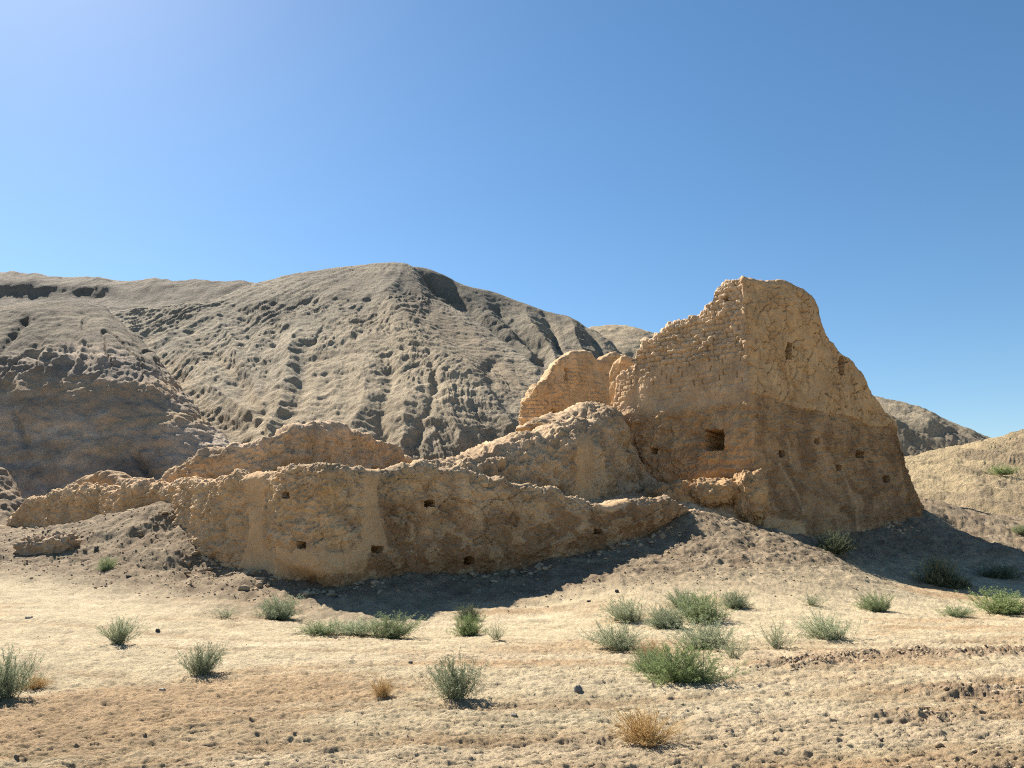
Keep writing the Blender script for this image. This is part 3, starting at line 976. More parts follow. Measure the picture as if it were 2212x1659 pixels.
d = d + fbm(X, 1.0, 5, 0.62, off=13, st=(1, 1, 1.6)) * (0.06 + 0.03 * sstep(0.6, 0.95, zr) * sstep(700, 560, px)) * (1 - 0.8 * stripf)
d = d + ridged(X, 3.2, 4, 0.65, off=14, st=(1, 1, 1.5)) * 0.042 * (1 - 0.8 * stripf)
d = d + perlin(X[..., 2] * 7 + warp * 2.0, X[..., 0] * 0.5, X[..., 1] * 0.5) * 0.018 * (1 - 0.5 * stripf)
# crumbled skin: patches where the face has flaked off
fl = fbm(X, 1.5, 5, 0.62, off=20, st=(1, 1, 1.6))
flake = sstep(0.02, 0.06, fl)
d = d - flake * 0.04 * (1 - stripf) + ridged(X, 6.5, 3, 0.65, off=24, st=(1, 1, 1.3)) * 0.016 * (1 - stripf)
fl2 = sstep(0.1, 0.14, fbm(X, 1.7, 4, 0.6, off=70, st=(1, 1, 1.4)))
d = d + fl2 * 0.03 * (1 - stripf)
# fluted far left face, rain runnels on the left return
q = X[..., 0] * 0.8 - X[..., 1] * 0.5
d = d + ridged(np.stack([q * 1.5, X[..., 2] * 0.22, 0 * q], -1), 1, 3, 0.6, off=2) * 0.09 * np.maximum(farl, 0.45 * lefty)
d = d + ridged(np.stack([(X[..., 0] + X[..., 1] * 0.6) * 0.75, X[..., 2] * 0.2, 0 * q], -1), 1, 2, off=22) * 0.14 * sstep(0.45, 0.9, zr) * (1 - stripf)
# hollow worn along the foot
under = sstep(0.62, 0.12, hgt) * sstep(-0.6, 0.0, hgt) * sstep(560, 640, px)
d = d - under * (0.26 + 0.22 * np.exp(-((px - 650) / 60) ** 2) + 0.12 * fbm(X, 1.5, 3, off=41))
# long cracks
f1, f2, idn = worley(X[..., 0] * 0.8 + warp * 0.5, X[..., 1] * 0.8, X[..., 2] * 0.95 + warp * 0.4, 5)
crk = sstep(0.022, 0.0, f2 - f1) * sstep(-0.1, 0.2, fbm(X, 0.5, 2, off=90))
f1b, f2b, idb = worley(X[..., 0] * 2.2 + warp, X[..., 1] * 2.2, X[..., 2] * 2.6, 9)
crk = np.maximum(crk, 0.6 * sstep(0.05, 0.0, f2b - f1b) * sstep(0.05, 0.3, fbm(X, 0.7, 2, off=95)))
d = d - crk * 0.11 * (1 - 0.7 * stripf) * sstep(1280, 900, 0 * px + 1000)
d = d * np.where(rb['front'], 1, 0.5)
X = X + N * d[..., None]
fw_holes = [(617, 1069, 15, 13, 0.8), (650, 1177, 16, 13, 0.8), (927, 1087, 21, 13, 0.8), (815, 1186, 23, 13, 0.8), (1012, 1210, 20, 15, 0.7), (1291, 1148, 15, 11, 0.7)]
X, hid = cut_holes(rb, X, fw_holes)
n1, n2 = fbm(X, 0.5, 4, 0.55, off=61), fbm(X, 1.6, 4, 0.6, off=62)
col = mixc(EARTH, EARTH_L, sstep(-0.3, 0.5, n2))
col = mixc(col, OCHRE, sstep(-0.05, 0.4, n1) * sstep(1080, 700, px) * 0.8)
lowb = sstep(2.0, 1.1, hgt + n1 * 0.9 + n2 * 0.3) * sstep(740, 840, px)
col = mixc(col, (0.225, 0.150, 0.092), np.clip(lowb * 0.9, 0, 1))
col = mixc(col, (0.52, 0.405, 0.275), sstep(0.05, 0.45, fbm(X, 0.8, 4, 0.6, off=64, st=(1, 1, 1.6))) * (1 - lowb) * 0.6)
footb = sstep(0.75, 0.45, hgt + n2 * 0.25) * sstep(570, 620, px)  # darker brown band along the foot of the wall
col = mixc(col, (0.26, 0.17, 0.105), footb * 0.8)
col = mixc(col, (0.275, 0.225, 0.165), sstep(0.74, 0.95, zr + n2 * 0.16 + n1 * 0.1) * sstep(560, 620, px) * 0.8)
col = mixc(col, (0.29, 0.215, 0.145), sstep(0.2, 0.5, fbm(X, 1.1, 4, 0.65, off=66)) * 0.55 * sstep(560, 620, px))
col = mixc(col, (0.45, 0.335, 0.225), np.maximum(lefty * 0.6, farl * 0.5))
col = mixc(col, (0.52, 0.41, 0.28), fl2 * 0.4)
col = mixc(col, mixc((0.47, 0.35, 0.225), (0.42, 0.31, 0.20), sstep(-0.3, 0.3, n2)), stripf * 0.9)
fw = thing('ruined_wall', 'long low earthen wall with a rounded bulge and square holes, casting a shadow on the sand', 'ruined wall', tuple(P(690, 1285, 18.5)))
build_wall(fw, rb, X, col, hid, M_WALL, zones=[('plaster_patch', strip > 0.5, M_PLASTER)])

# ---- tall ruin
tw_path = [(1392, 1050, 34.4), (1320, 1075, 31.7), (1336, 1078, 31.3), (1450, 1095, 29.6), (1560, 1120, 28.1), (1640, 1150, 27.0), (1700, 1158, 27.8), (1800, 1155, 29.2), (1900, 1137, 30.6), (1985, 1105, 31.8), (1993, 1100, 34), (1960, 1090, 36.5)]
tw_top = [(1270, 960), (1285, 915), (1298, 880), (1298, 862), (1312, 836), (1345, 800), (1378, 788), (1384, 752), (1400, 737), (1440, 706), (1470, 692), (1505, 680), (1535, 652), (1543, 642), (1548, 622), (1562, 608), (1590, 597), (1612, 599), (1635, 606), (1680, 609), (1705, 618),
          (1730, 634), (1750, 658), (1757, 690), (1775, 722), (1800, 755), (1825, 780), (1848, 808), (1866, 838), (1885, 862), (1905, 888), (1920, 902), (1926, 935), (1934, 968), (1946, 1015), (1960, 1058), (1975, 1088), (1990, 1108), (2010, 1140)]
rb = ribbon(tw_path, tw_top, 1.6, 0.05, 0.28, 0.030, 0.029, sig=0.08, nsig=1.1, bury=1.2, top_noise=0.04)
X, N = rb['X'], smooth_normals(rb['N'], 3)
px, py = proj(X)
z = X[..., 2]
sC = float(rb['s'][np.argmin(np.abs(X[:, 0, 0] - P(1640, 1150, 27)[0]) + np.abs(X[:, 0, 1] - 27)), 0])
ss = rb['s'] - sC
rightf = sstep(-0.15, 0.15, ss)
leftf = 1 - rightf
warp = fbm(X, 0.7, 3, off=105)
d = fbm(X, 0.35, 3, off=111) * 0.16 + fbm(X, 1.2, 3, off=112) * 0.05 + fbm(X, 4.5, 3, 0.6, off=113) * 0.022
d = d + perlin(z * 6 + warp * 2, X[..., 0] * 0.4, X[..., 1] * 0.4) * 0.015
# mud bricks on the left face
zb_ = z + 0.05 * perlin(ss * 0.6, z * 0.4, 3.3) + 0.02 * perlin(ss * 3, z * 3, 1.3)
zb_ = zb_ + 0.035 * fbm(X, 1.1, 3, off=311)
row = np.floor(zb_ / 0.20)
fz = zb_ / 0.20 - row
sb = (ss + 0.12 * perlin(ss * 1.2, z * 1.2, 8.8)) / 0.40 + 0.5 * (row % 2) + 0.15 * np.sin(row * 12.9)
fx = sb - np.floor(sb)
bid = (np.sin(np.floor(sb) * 127.1 + row * 311.7) * 43758.5453) % 1.0
ed = np.minimum(np.minimum(fx, 1 - fx) * 0.40, np.minimum(fz, 1 - fz) * 0.20)
mort = sstep(0.045, 0.005, ed + 0.035 * fbm(X, 5, 3, 0.6, off=7))
bz = sstep(7.75, 8.15, z + warp * 0.25) * sstep(-0.05, -0.4, ss)
bz2 = sstep(6.2, 6.8, z + warp * 0.3) * leftf * (1 - bz)
slit = sstep(0.035, 0.015, np.minimum(fx, 1 - fx) * 0.40) * ((np.sin(np.round(sb) * 91.7 + row * 47.3) * 9631.7) % 1.0 > 0.72)
d = d - slit * 0.13 * sstep(6.6, 7.0, z) * sstep(-0.05, -0.4, ss)
d = d + bz * (-mort * 0.085 + (bid - 0.5) * 0.13 + ridged(X, 2.5, 4, 0.65, off=8) * 0.06 + fbm(X, 1.6, 4, 0.62, off=88) * 0.085) + bz2 * (-mort * 0.035 * sstep(-0.1, 0.3, fbm(X, 0.8, 3, off=3)) + (bid - 0.5) * 0.015)
# missing bricks
d = d - bz * sstep(0.90, 0.93, bid) * 0.14
# plaster coat with a network of cracks on the upper right face
pl_edge = 6.3 - 0.075 * ss + 0.16 * fbm(np.stack([ss * 0.5, 0 * ss, 0 * ss], -1), 1.0, 4, off=4)
coat = sstep(-0.03, 0.03, z - pl_edge) * rightf
d = d + coat * 0.075
f1, f2, idn = worley(X[..., 0] * 1.5 + warp * 0.6, X[..., 1] * 1.5, z * 1.0 + warp * 0.5, 15)
crk = sstep(0.040, 0.012, f2 - f1) * sstep(-0.2, 0.05, fbm(X, 0.9, 3, off=190))
f1b, f2b, idb = worley(X[..., 0] * 3.4 + warp * 1.4, X[..., 1] * 3.4, z * 2.4 + warp, 19)
crk2 = sstep(0.085, 0.03, f2b - f1b) * sstep(-0.05, 0.2, fbm(X, 1.6, 3, off=195))
d = d - coat * np.maximum(crk, crk2) * 0.11 + coat * ((idn - 0.5) * 0.03 + ridged(X, 2.4, 4, 0.65, off=77) * 0.025)
# rough fibrous earth below the coat
low = (1 - coat) * rightf
d = d + low * (ridged(np.stack([ss + z * 0.6, z - ss * 0.25, X[..., 1] * 0.3], -1), 1.5, 5, 0.68, off=17, st=(0.6, 2.0, 1)) * 0.075)
d = d + low * sstep(4.5, 1.5, z) * 0.10
# layers of rammed earth and flaking on the lower left face
lowl = sstep(6.3, 5.9, z) * leftf
fl = sstep(0.1, 0.14, fbm(X, 1.0, 4, 0.6, off=120, st=(1, 1, 1.8)))
d = d + lowl * (perlin(z * 3.5 + warp, ss * 0.25, 9.9) * 0.035 + fl * 0.05 + ridged(X, 1.5, 5, 0.64, off=19, st=(1, 1, 2.0)) * 0.05)
rubl = lowl * sstep(1420, 1340, px + fbm(X, 0.8, 3, off=5) * 40)
d = d + rubl * (0.12 + fbm(X, 1.2, 5, 0.64, off=25) * 0.18)
und = leftf * sstep(3.6, 2.9, z + warp * 0.2) * sstep(1340, 1370, px)
d = d - und * 0.35
d = d * np.where(rb['front'], 1, 0.6)
X = X + N * d[..., None]
tw_holes = [(1544, 951, 38, 44, 1.2), (1411, 974, 16, 14, 0.9), (1688, 980, 13, 11, 0.8), (1766, 953, 10, 12, 0.4), (1858, 982, 15, 15, 0.7), (1811, 1010, 10, 11, 0.5),
            (1914, 1035, 12, 14, 0.6), (1704, 758, 11, 36, 0.8), (1817, 790, 10, 38, 0.8), (1568, 646, 9, 10, 0.5)]
X, hid = cut_holes(rb, X, tw_holes)
px, py = proj(X)
n1, n2 = fbm(X, 0.4, 4, 0.55, off=161), fbm(X, 1.5, 4, 0.6, off=162)
col = mixc((0.45, 0.335, 0.22), (0.40, 0.29, 0.19), sstep(-0.3, 0.4, n2))
col = mixc(col, (0.47, 0.385, 0.29), bz * 0.8)
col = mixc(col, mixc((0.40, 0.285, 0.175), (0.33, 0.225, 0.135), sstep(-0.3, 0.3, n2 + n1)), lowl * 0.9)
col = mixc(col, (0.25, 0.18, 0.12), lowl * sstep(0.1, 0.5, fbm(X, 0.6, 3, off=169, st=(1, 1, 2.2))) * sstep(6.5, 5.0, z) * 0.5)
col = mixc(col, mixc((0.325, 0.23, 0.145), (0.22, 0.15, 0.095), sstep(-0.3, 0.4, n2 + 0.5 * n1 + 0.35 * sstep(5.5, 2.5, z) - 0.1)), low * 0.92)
col = mixc(col, mixc((0.43, 0.32, 0.20), (0.36, 0.26, 0.16), sstep(-0.4, 0.4, n2 + 0.4 * n1)), coat * 0.9)
for pts, wd in (([(1683, 1000), (1700, 1030), (1722, 1070), (1738, 1110)], 3.0), ([(1703, 950), (1708, 1000)], 2.6), ([(1816, 1005), (1828, 1040), (1850, 1085), (1854, 1150)], 2.4)):
    sd = seg_dist(px + fbm(X, 2, 3, off=44) * 3, py, pts)
    col = mixc(col, (0.42, 0.315, 0.205), sstep(wd * 1.3, wd * 0.6, sd) * low * 0.75)
patch = (px > 1650) & (px < 1738 + fbm(X, 1.5, 3, off=9) * 8) & (py > 1112 + (px - 1650) * 0.16 + fbm(X, 2, 3, off=19) * 6) & rb['front'] & (ss > 0)
col = mixc(col, (0.44, 0.345, 0.235), blur(blur(patch.astype(float), 1, 0), 1, 1) * 0.9)
tw = thing('ruined_tower', 'tall broken mud brick tower with a jagged peak and a cracked plaster face', 'ruined tower', tuple(P(1640, 1150, 27)))
hn = {0: 'window_opening', 7: 'slot_niche', 8: 'slot_niche', 9: 'brick_gap'}
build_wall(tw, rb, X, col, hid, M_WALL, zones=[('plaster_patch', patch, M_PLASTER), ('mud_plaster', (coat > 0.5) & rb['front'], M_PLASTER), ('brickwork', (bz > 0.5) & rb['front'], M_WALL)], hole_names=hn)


# ---- lesser walls behind the front wall
def simple_wall(name, label, cat, path, top, width, batter, r, ds, seed, colA, colB, rough=1.0, holes=(), brick=False, zones_f=None, hole_name='beam_hole', nsig=0.6, dark=0.5):
    rb = ribbon(path, top, width, batter, r, ds, ds, sig=0.12, nsig=nsig, bury=1.5, top_noise=0.08)
    X, N = rb['X'], smooth_normals(rb['N'], 3)
    warp = fbm(X, 0.6, 3, off=seed)
    zr = (X[..., 2] - rb['zb']) / np.maximum(rb['zt'] - rb['zb'], 0.3)
    zone = zones_f(X, rb) if zones_f else None
    sm = blur(blur(zone.astype(float), 1.2, 0), 1.2, 1) if zone is not None else np.zeros(zr.shape)
    rough = rough * (1 - 0.4 * sstep(0.55, 0.9, zr))
    d = fbm(X, 0.5, 3, off=seed + 1) * 0.13 + (fbm(X, 1.1, 5, 0.64, off=seed + 2, st=(1, 1, 1.3)) * 0.10 * rough + ridged(X, 3, 4, 0.64, off=seed + 3) * 0.04 * rough) * (1 - 0.85 * sm)
    d = d + perlin(X[..., 2] * 5 + warp * 2, X[..., 0] * 0.4, X[..., 1] * 0.4) * 0.02
    if brick:
        row = np.floor(X[..., 2] / 0.22)
        fz = X[..., 2] / 0.22 - row
        sb = rb['s'] / 0.42 + 0.5 * (row % 2)
        fx = sb - np.floor(sb)
        ed = np.minimum(np.minimum(fx, 1 - fx) * 0.42, np.minimum(fz, 1 - fz) * 0.22)
        d = d - sstep(0.05, 0.01, ed) * 0.06 * sstep(-0.1, 0.2, fbm(X, 0.5, 3, off=seed + 7)) * rb['front']
    q_ = rb['s'] + 0.3 * warp
    d = d + ridged(np.stack([q_ * 0.9, X[..., 2] * 0.25, 0 * q_ + seed], -1), 1, 3, 0.6) * 0.09 * sstep(0.2, 0.8, zr) * (1 - sm)
    f1, f2, idn = worley(X[..., 0] * 1.3 + warp, X[..., 1] * 1.3, X[..., 2] * 1.0 + warp, 25)
    d = d - sstep(0.05, 0.0, f2 - f1) * 0.08 * sstep(-0.05, 0.25, fbm(X, 0.7, 2, off=seed + 9)) * (1 - 0.6 * sm)
    X = X + N * d[..., None]
    X, hid = cut_holes(rb, X, holes)
    n = fbm(X, 0.9, 4, 0.6, off=seed + 4)
    col = mixc(colA, colB, sstep(-0.35, 0.4, n))
    col = mixc(col, (0.28, 0.215, 0.15), sstep(0.1, 0.5, fbm(X, 0.7, 3, off=seed + 5)) * dark)
    col = mixc(col, (0.47, 0.34, 0.21), sm * 0.8)
    root = thing(name, label, cat, tuple(P(*path[len(path) // 2])))
    build_wall(root, rb, X, col, hid, M_WALL, zones=[('plaster_patch', zone, M_PLASTER)] if zone is not None else (), hole_name=hole_name)
    return root


bank_top = [(925, 1000), (950, 992), (970, 989), (1010, 982), (1050, 971), (1090, 958), (1130, 942), (1165, 930), (1200, 912), (1250, 890), (1285, 876), (1306, 871), (1322, 893), (1340, 925), (1356, 955), (1385, 990), (1410, 1022), (1440, 1050), (1470, 1085)]
simple_wall('rubble_wall', 'crumbling bank of wall rubble between the front wall and the tall tower, rising to the right', 'ruined wall',
            [(920, 1040, 23.8), (1000, 1060, 24.2), (1080, 1070, 24.8), (1160, 1080, 25.6), (1232, 1085, 26.2), (1262, 1090, 26.3), (1284, 1090, 26.9), (1305, 1090, 27.8), (1345, 1090, 29.0), (1400, 1095, 29.6), (1450, 1095, 29.4)],
            bank_top, 1.6, 0.10, 1.35, 0.042, 300, (0.44, 0.345, 0.24), (0.34, 0.26, 0.18), 2.4,
            zones_f=lambda X, rb: (lambda p: (np.abs(p[0] - 1262 + fbm(X, 2, 3, off=6) * 9) < 19 + 10 * sstep(1040, 1080, p[1])) & (p[1] > 935) & rb['front'])(proj(X)))
simple_wall('cross_wall', 'inner earthen wall with a smooth shaded face, standing behind the left part of the front wall', 'ruined wall',
            [(325, 1075, 27.5), (360, 1070, 26.4), (430, 1050, 25.2), (560, 1045, 24.9), (664, 1035, 25.6), (690, 1035, 25.9), (720, 1030, 27.2), (800, 1035, 28.6), (910, 1040, 31)],
            [(320, 1062), (345, 1043), (370, 1015), (405, 992), (440, 978), (480, 966), (540, 956), (583, 948), (592, 931), (620, 924), (652, 917), (668, 921), (690, 916), (722, 917), (745, 924), (775, 932), (800, 940), (850, 962), (880, 985), (905, 1003), (920, 1020)],
            1.0, 0.06, 0.34, 0.042, 340, (0.45, 0.36, 0.265), (0.37, 0.285, 0.20), 2.0, nsig=0.3)
simple_wall('wall_stump', 'small rounded wall remnant peeping over the far left end of the front wall', 'ruined wall',
            [(120, 1085, 31.5), (170, 1080, 31), (250, 1075, 30.5), (345, 1075, 30)],
            [(112, 1075), (135, 1058), (160, 1036), (190, 1023), (232, 1018), (252, 1026), (262, 1034), (300, 1039), (335, 1052), (350, 1065)], 0.8, 0.08, 0.3, 0.05, 380, (0.40, 0.305, 0.21), (0.33, 0.25, 0.17), 1.2)
simple_wall('rear_wall', 'broken ochre wall with a notched top standing behind the rubble bank, left of the tall tower', 'ruined wall',
            [(1140, 960, 43.2), (1122, 955, 41.0), (1150, 955, 40.6), (1210, 940, 41), (1300, 930, 42.6), (1385, 920, 43.5)],
            [(1105, 960), (1118, 925), (1124, 890), (1135, 866), (1150, 838), (1176, 812), (1190, 786), (1212, 768), (1238, 756), (1276, 759), (1286, 772), (1294, 776), (1302, 768), (1316, 762), (1345, 765), (1380, 778)],
            1.0, 0.05, 0.3, 0.05, 420, (0.46, 0.345, 0.22), (0.40, 0.295, 0.19), 1.0, holes=[(1196, 888, 8, 7, 0.3), (1222, 808, 6, 26, 0.3)], brick=True, dark=0.25)
simple_wall('wall_stub', 'small sunlit ochre block of wall between the rear wall and the tall tower', 'ruined wall',
            [(1318, 830, 38.2), (1345, 830, 37.6), (1380, 830, 37.8)],
            [(1310, 830), (1322, 802), (1328, 784), (1345, 770), (1366, 770), (1374, 782), (1385, 800)], 0.7, 0.05, 0.3, 0.05, 450, (0.48, 0.35, 0.215), (0.42, 0.31, 0.19), 0.8, dark=0.1)

# ---- earth fill between the walls
tcur = [
    [(250, 1085, 27.5), (360, 1060, 24.6), (450, 1050, 22.6), (580, 1045, 20.9), (690, 1045, 20.0), (800, 1045, 20.7), (930, 1030, 21.6), (1030, 1035, 22.4), (1100, 1052, 22.9), (1200, 1075, 23.8), (1310, 1100, 24.8), (1450, 1096, 26.0), (1560, 1116, 26.7), (1660, 1160, 27.2)],
    [(250, 1080, 29), (360, 1057, 25.8), (450, 1052, 23.9), (580, 1045, 22.4), (690, 1040, 21.6), (800, 1035, 22.2), (930, 1018, 23), (1030, 1025, 23.6), (1100, 1045, 24.2), (1200, 1070, 25), (1310, 1092, 26), (1450, 1082, 27.2), (1560, 1085, 27.2), (1600, 1078, 27.3), (1660, 1120, 27.6)],
    [(250, 1080, 31), (360, 1056, 27.5), (450, 1052, 26), (580, 1045, 25), (690, 1035, 25), (770, 1025, 25.4), (850, 1020, 25.5), (930, 1008, 25.5), (1030, 1015, 26), (1100, 1035, 26.5), (1200, 1060, 27), (1310, 1075, 28), (1450, 1060, 29.5), (1560, 1060, 29), (1660, 1080, 29)],
    [(250, 1090, 36), (450, 1045, 34), (690, 1015, 34), (930, 1010, 34), (1200, 1020, 35), (1450, 1000, 36), (1660, 1040, 36)],
    [(250, 1130, 44), (690, 1130, 44), (1200, 1110, 46), (1660, 1100, 46)]]
X = loft(tcur, 250, 1660, 700, 170, 4, 3)
terrain('earth_fill', X, lambda X, N: billow(X, 1.3, 4, 0.6, off=3) * 0.07 + fbm(X, 0.5, 2, off=8) * 0.08,
        lambda X, N: mixc((0.46, 0.36, 0.25), (0.36, 0.275, 0.19), sstep(-0.3, 0.4, fbm(X, 0.9, 4, off=14))), M_WALL)


# ---- fallen blocks at the foot of the tower
def lump(name, label, cat, c, size, seed, colA, colB, mat, rot=0.0, n=70, amp=0.22, flat=0.5, group=None, f=1.3):
    u = np.linspace(0, 2 * math.pi, n * 2, endpoint=False)
    v = np.linspace(0.02, math.pi - 0.02, n)
    U, Vv = np.meshgrid(u, v, indexing='ij')
    D = np.stack([np.cos(U) * np.sin(Vv), np.sin(U) * np.sin(Vv), np.cos(Vv)], -1)
    p = 0.72
    Ds = np.sign(D) * np.abs(D) ** p
    Xl = Ds * np.asarray(size)
    k = float(max(size))
    Xl = Xl * (1 + amp * fbm(Xl / k, f, 4, 0.55, off=seed) + amp * 0.5 * billow(Xl / k, f * 3, 3, 0.6, off=seed + 3))[..., None]
    ca, sa = math.cos(rot), math.sin(rot)
    Xl = np.stack([Xl[..., 0] * ca - Xl[..., 1] * sa, Xl[..., 0] * sa + Xl[..., 1] * ca, Xl[..., 2]], -1)
    nu, nv = Xl.shape[:2]
    i = np.arange(nu * nv).reshape(nu, nv)
    j = np.roll(i, -1, axis=0)
    Q = np.stack([i[:, :-1], i[:, 1:], j[:, 1:], j[:, :-1]], -1).reshape(-1, 4)
    nn = fbm(Xl / k, 2, 3, off=seed + 9)
    col = mixc(colA, colB, sstep(-0.3, 0.4, nn)).reshape(-1, 3)
    o = mesh_np(name, Xl.reshape(-1, 3), Q, col, mat)
    o.location = c
    return tag(o, label, cat, group)


EA, EB = (0.40, 0.285, 0.17), (0.31, 0.215, 0.13)
lump('fallen_block', 'rough collapsed earth lump in the dark recess under the tower, leftmost of three', 'earth block', tuple(P(1455, 1074, 28.0)), (0.85, 0.8, 0.55), 3, EA, EB, M_WALL, 0.5, group='fallen blocks under the tower')
lump('fallen_block', 'broad flat-topped earth lump below the big window hole of the tower, middle of three', 'earth block', tuple(P(1545, 1066, 27.5)), (0.85, 0.7, 0.48), 8, EA, EB, M_WALL, -0.5, group='fallen blocks under the tower')
lump('fallen_block', 'tall pointed earth lump against the front corner of the tower, rightmost of three', 'earth block', tuple(P(1622, 1078, 27.0)), (0.55, 0.6, 0.85), 13, EA, EB, M_WALL, 0.2, group='fallen blocks under the tower')

# ------------------------------------------------------------------ stones and clods
def stone(label, px, py, wpx, hpx, seed, col, group='stones lying on the sand', rot=0.0):
    c = on_ground(px, py)
    d = c[1]
    wm, hm = 0.8 * wpx * d / FPX, 0.8 * hpx * d / FPX
    return lump('stone', label, 'stone', (c[0], c[1], c[2] + hm * 0.28), (wm / 2, wm * 0.4, hm * 0.55), seed, col, tuple(q * 0.7 for q in col), M_CLOD, rot, n=14, amp=0.3, group=group, f=1.0)


DK, PL = (0.075, 0.072, 0.07), (0.52, 0.44, 0.33)
stone('grey angular stone lying alone on open sand, right of the bluish shrub', 1249, 1496, 20, 17, 1, (0.17, 0.17, 0.17), rot=0.4)
stone('black stone on the sand below the small round shrub of the left mound', 278, 1250, 13, 10, 2, DK)
stone('black stone atop the low rock at the left mound, right of a pair', 125, 1162, 12, 8, 3, DK)
stone('dark stone on the low rock at the left mound, left of a pair', 91, 1166, 13, 7, 4, DK)
stone('dark stone halfway up the left mound, above the small round shrub', 208, 1188, 11, 14, 5, (0.10, 0.095, 0.09))
stone('flat pale stone on brown sand at the lower left, alone', 350, 1492, 17, 8, 6, PL)
stone('flat pale stone on light sand at the far left', 62, 1336, 17, 8, 7, PL)
stone('small dark stone on pale sand above the orange dry tuft', 886, 1434, 12, 7, 8, (0.14, 0.13, 0.12))
stone('dark stone in the shadow of the front wall, near its lit right edge', 1272, 1301, 12, 8, 9, DK)
stone('dark stone by the right end of the wall shadow', 1332, 1280, 10, 8, 10, DK)
stone('small dark stone between the wall shadow and the pale shrubs', 1330, 1340, 11, 8, 11, (0.10, 0.09, 0.085))
stone('flat grey stone in the foreground below the bluish shrub', 1110, 1545, 16, 7, 12, (0.26, 0.24, 0.21))
stone('dark pebble right of the upright wispy shrub on pale sand', 340, 1364, 11, 6, 13, DK)
stone('brown stone at the bottom left corner of the ground', 35, 1640, 13, 10, 14, (0.2, 0.16, 0.12))
stone('brown stone right of the golden dry bush', 1902, 1609, 12, 9, 15, (0.17, 0.13, 0.1))

# the knobbly low rock breaking through the left mound
c = on_ground(82, 1200)
lump('rock_outcrop', 'low knobbly grey-brown rock at the foot of the left mound', 'rock', (c[0], c[1] + 0.5, c[2] + 0.05), (0.75, 0.5, 0.42), 21, (0.36, 0.285, 0.21), (0.29, 0.23, 0.17), M_WALL, 0.2, amp=0.3)

# clods: many small lumps merged into one uncountable cover
def scatter(name, n, seed, sampler, smin, smax, colA, colB):
    r = np.random.default_rng(seed)
    ico = [(0, 0, 1), (0.894, 0, 0.447), (0.276, 0.851, 0.447), (-0.724, 0.526, 0.447), (-0.724, -0.526, 0.447), (0.276, -0.851, 0.447),
           (0.724, 0.526, -0.447), (-0.276, 0.851, -0.447), (-0.894, 0, -0.447), (-0.276, -0.851, -0.447), (0.724, -0.526, -0.447), (0, 0, -1)]
    fc = [(0, 1, 2), (0, 2, 3), (0, 3, 4), (0, 4, 5), (0, 5, 1), (1, 6, 2), (2, 7, 3), (3, 8, 4), (4, 9, 5), (5, 10, 1), (2, 6, 7), (3, 7, 8), (4, 8, 9), (5, 9, 10), (1, 10, 6), (6, 11, 7), (7, 11, 8), (8, 11, 9), (9, 11, 10), (10, 11, 6)]
    ico, fc = np.array(ico), np.array(fc)
    xy = sampler(r, n)
    n = len(xy)
    z = ground_z(xy[:, 0], xy[:, 1])
    sz = smin * (smax / smin) ** (r.random(n) ** 2.2)
    V = ico[None] * (1 + r.uniform(-0.5, 0.5, (n, 12, 1))) * (sz[:, None, None] * np.stack([r.uniform(0.8, 1.5, n), r.uniform(0.8, 1.2, n), r.uniform(0.4, 0.9, n)], -1)[:, None, :])
    a = r.uniform(0, 6.28, n)[:, None]
    x_, y_ = V[..., 0] * np.cos(a) - V[..., 1] * np.sin(a), V[..., 0] * np.sin(a) + V[..., 1] * np.cos(a)
    V = np.stack([x_ + xy[:, :1], y_ + xy[:, 1:2], V[..., 2] + (z + sz * 0.15)[:, None]], -1)
    Q = (fc[None] + 12 * np.arange(n)[:, None, None]).reshape(-1, 3)
    t = r.random((n, 1, 1))
    col = np.broadcast_to(np.array(colA) * (1 - t) + np.array(colB) * t, (n, 12, 3)).reshape(-1, 3)
    o = mesh_np(name, V.reshape(-1, 3), Q, col, M_CLOD, smooth=False)
    tag(o, kind='stuff')
    return o


def samp_dug(r, n):
    out = []
    while sum(len(q) for q in out) < n:
        y = r.uniform(4.5, 14, 20000)
        x = y * r.uniform(0.1, 0.85, 20000)
        k = r.random(20000) < dug(x, y) ** 2
        out.append(np.stack([x[k], y[k]], -1))
    return np.concatenate(out)[:n]


def samp_any(r, n):
    y = 4.3 * (24 / 4.3) ** r.random(n)
    x = y * r.uniform(-0.85, 0.85, n)
    return np.stack([x, y], -1)


def samp_foot(r, n):
    out = []
    for path in (fw_path, tw_path[1:-2]):
        B = np.array([P(*p)[:2] for p in path])
        L = np.concatenate([[0], np.cumsum(np.linalg.norm(np.diff(B, axis=0), axis=1))])
        s_ = r.uniform(0, L[-1], n // 2)
        x, y = np.interp(s_, L, B[:, 0]), np.interp(s_, L, B[:, 1])
        k = np.clip(np.searchsorted(L, s_) - 1, 0, len(B) - 2)
        t = B[k + 1] - B[k]
        t = t / np.linalg.norm(t, axis=1)[:, None]
        o = r.exponential(0.35, n // 2) - 0.05
        clump = perlin(s_ * 0.7, 0 * s_ + 3.3, 0 * s_) > -0.1
        out.append(np.stack([x + t[:, 1] * o, y - t[:, 0] * o], -1)[clump])
    return np.concatenate(out)


def samp_rub(r, n):
    y = r.uniform(17, 27, n * 8)
    x = y * r.uniform(-0.85, 0.75, n * 8)
    k = r.random(n * 8) < rubbly(x, y, ground_base(x, y))
    return np.stack([x[k], y[k]], -1)[:n]


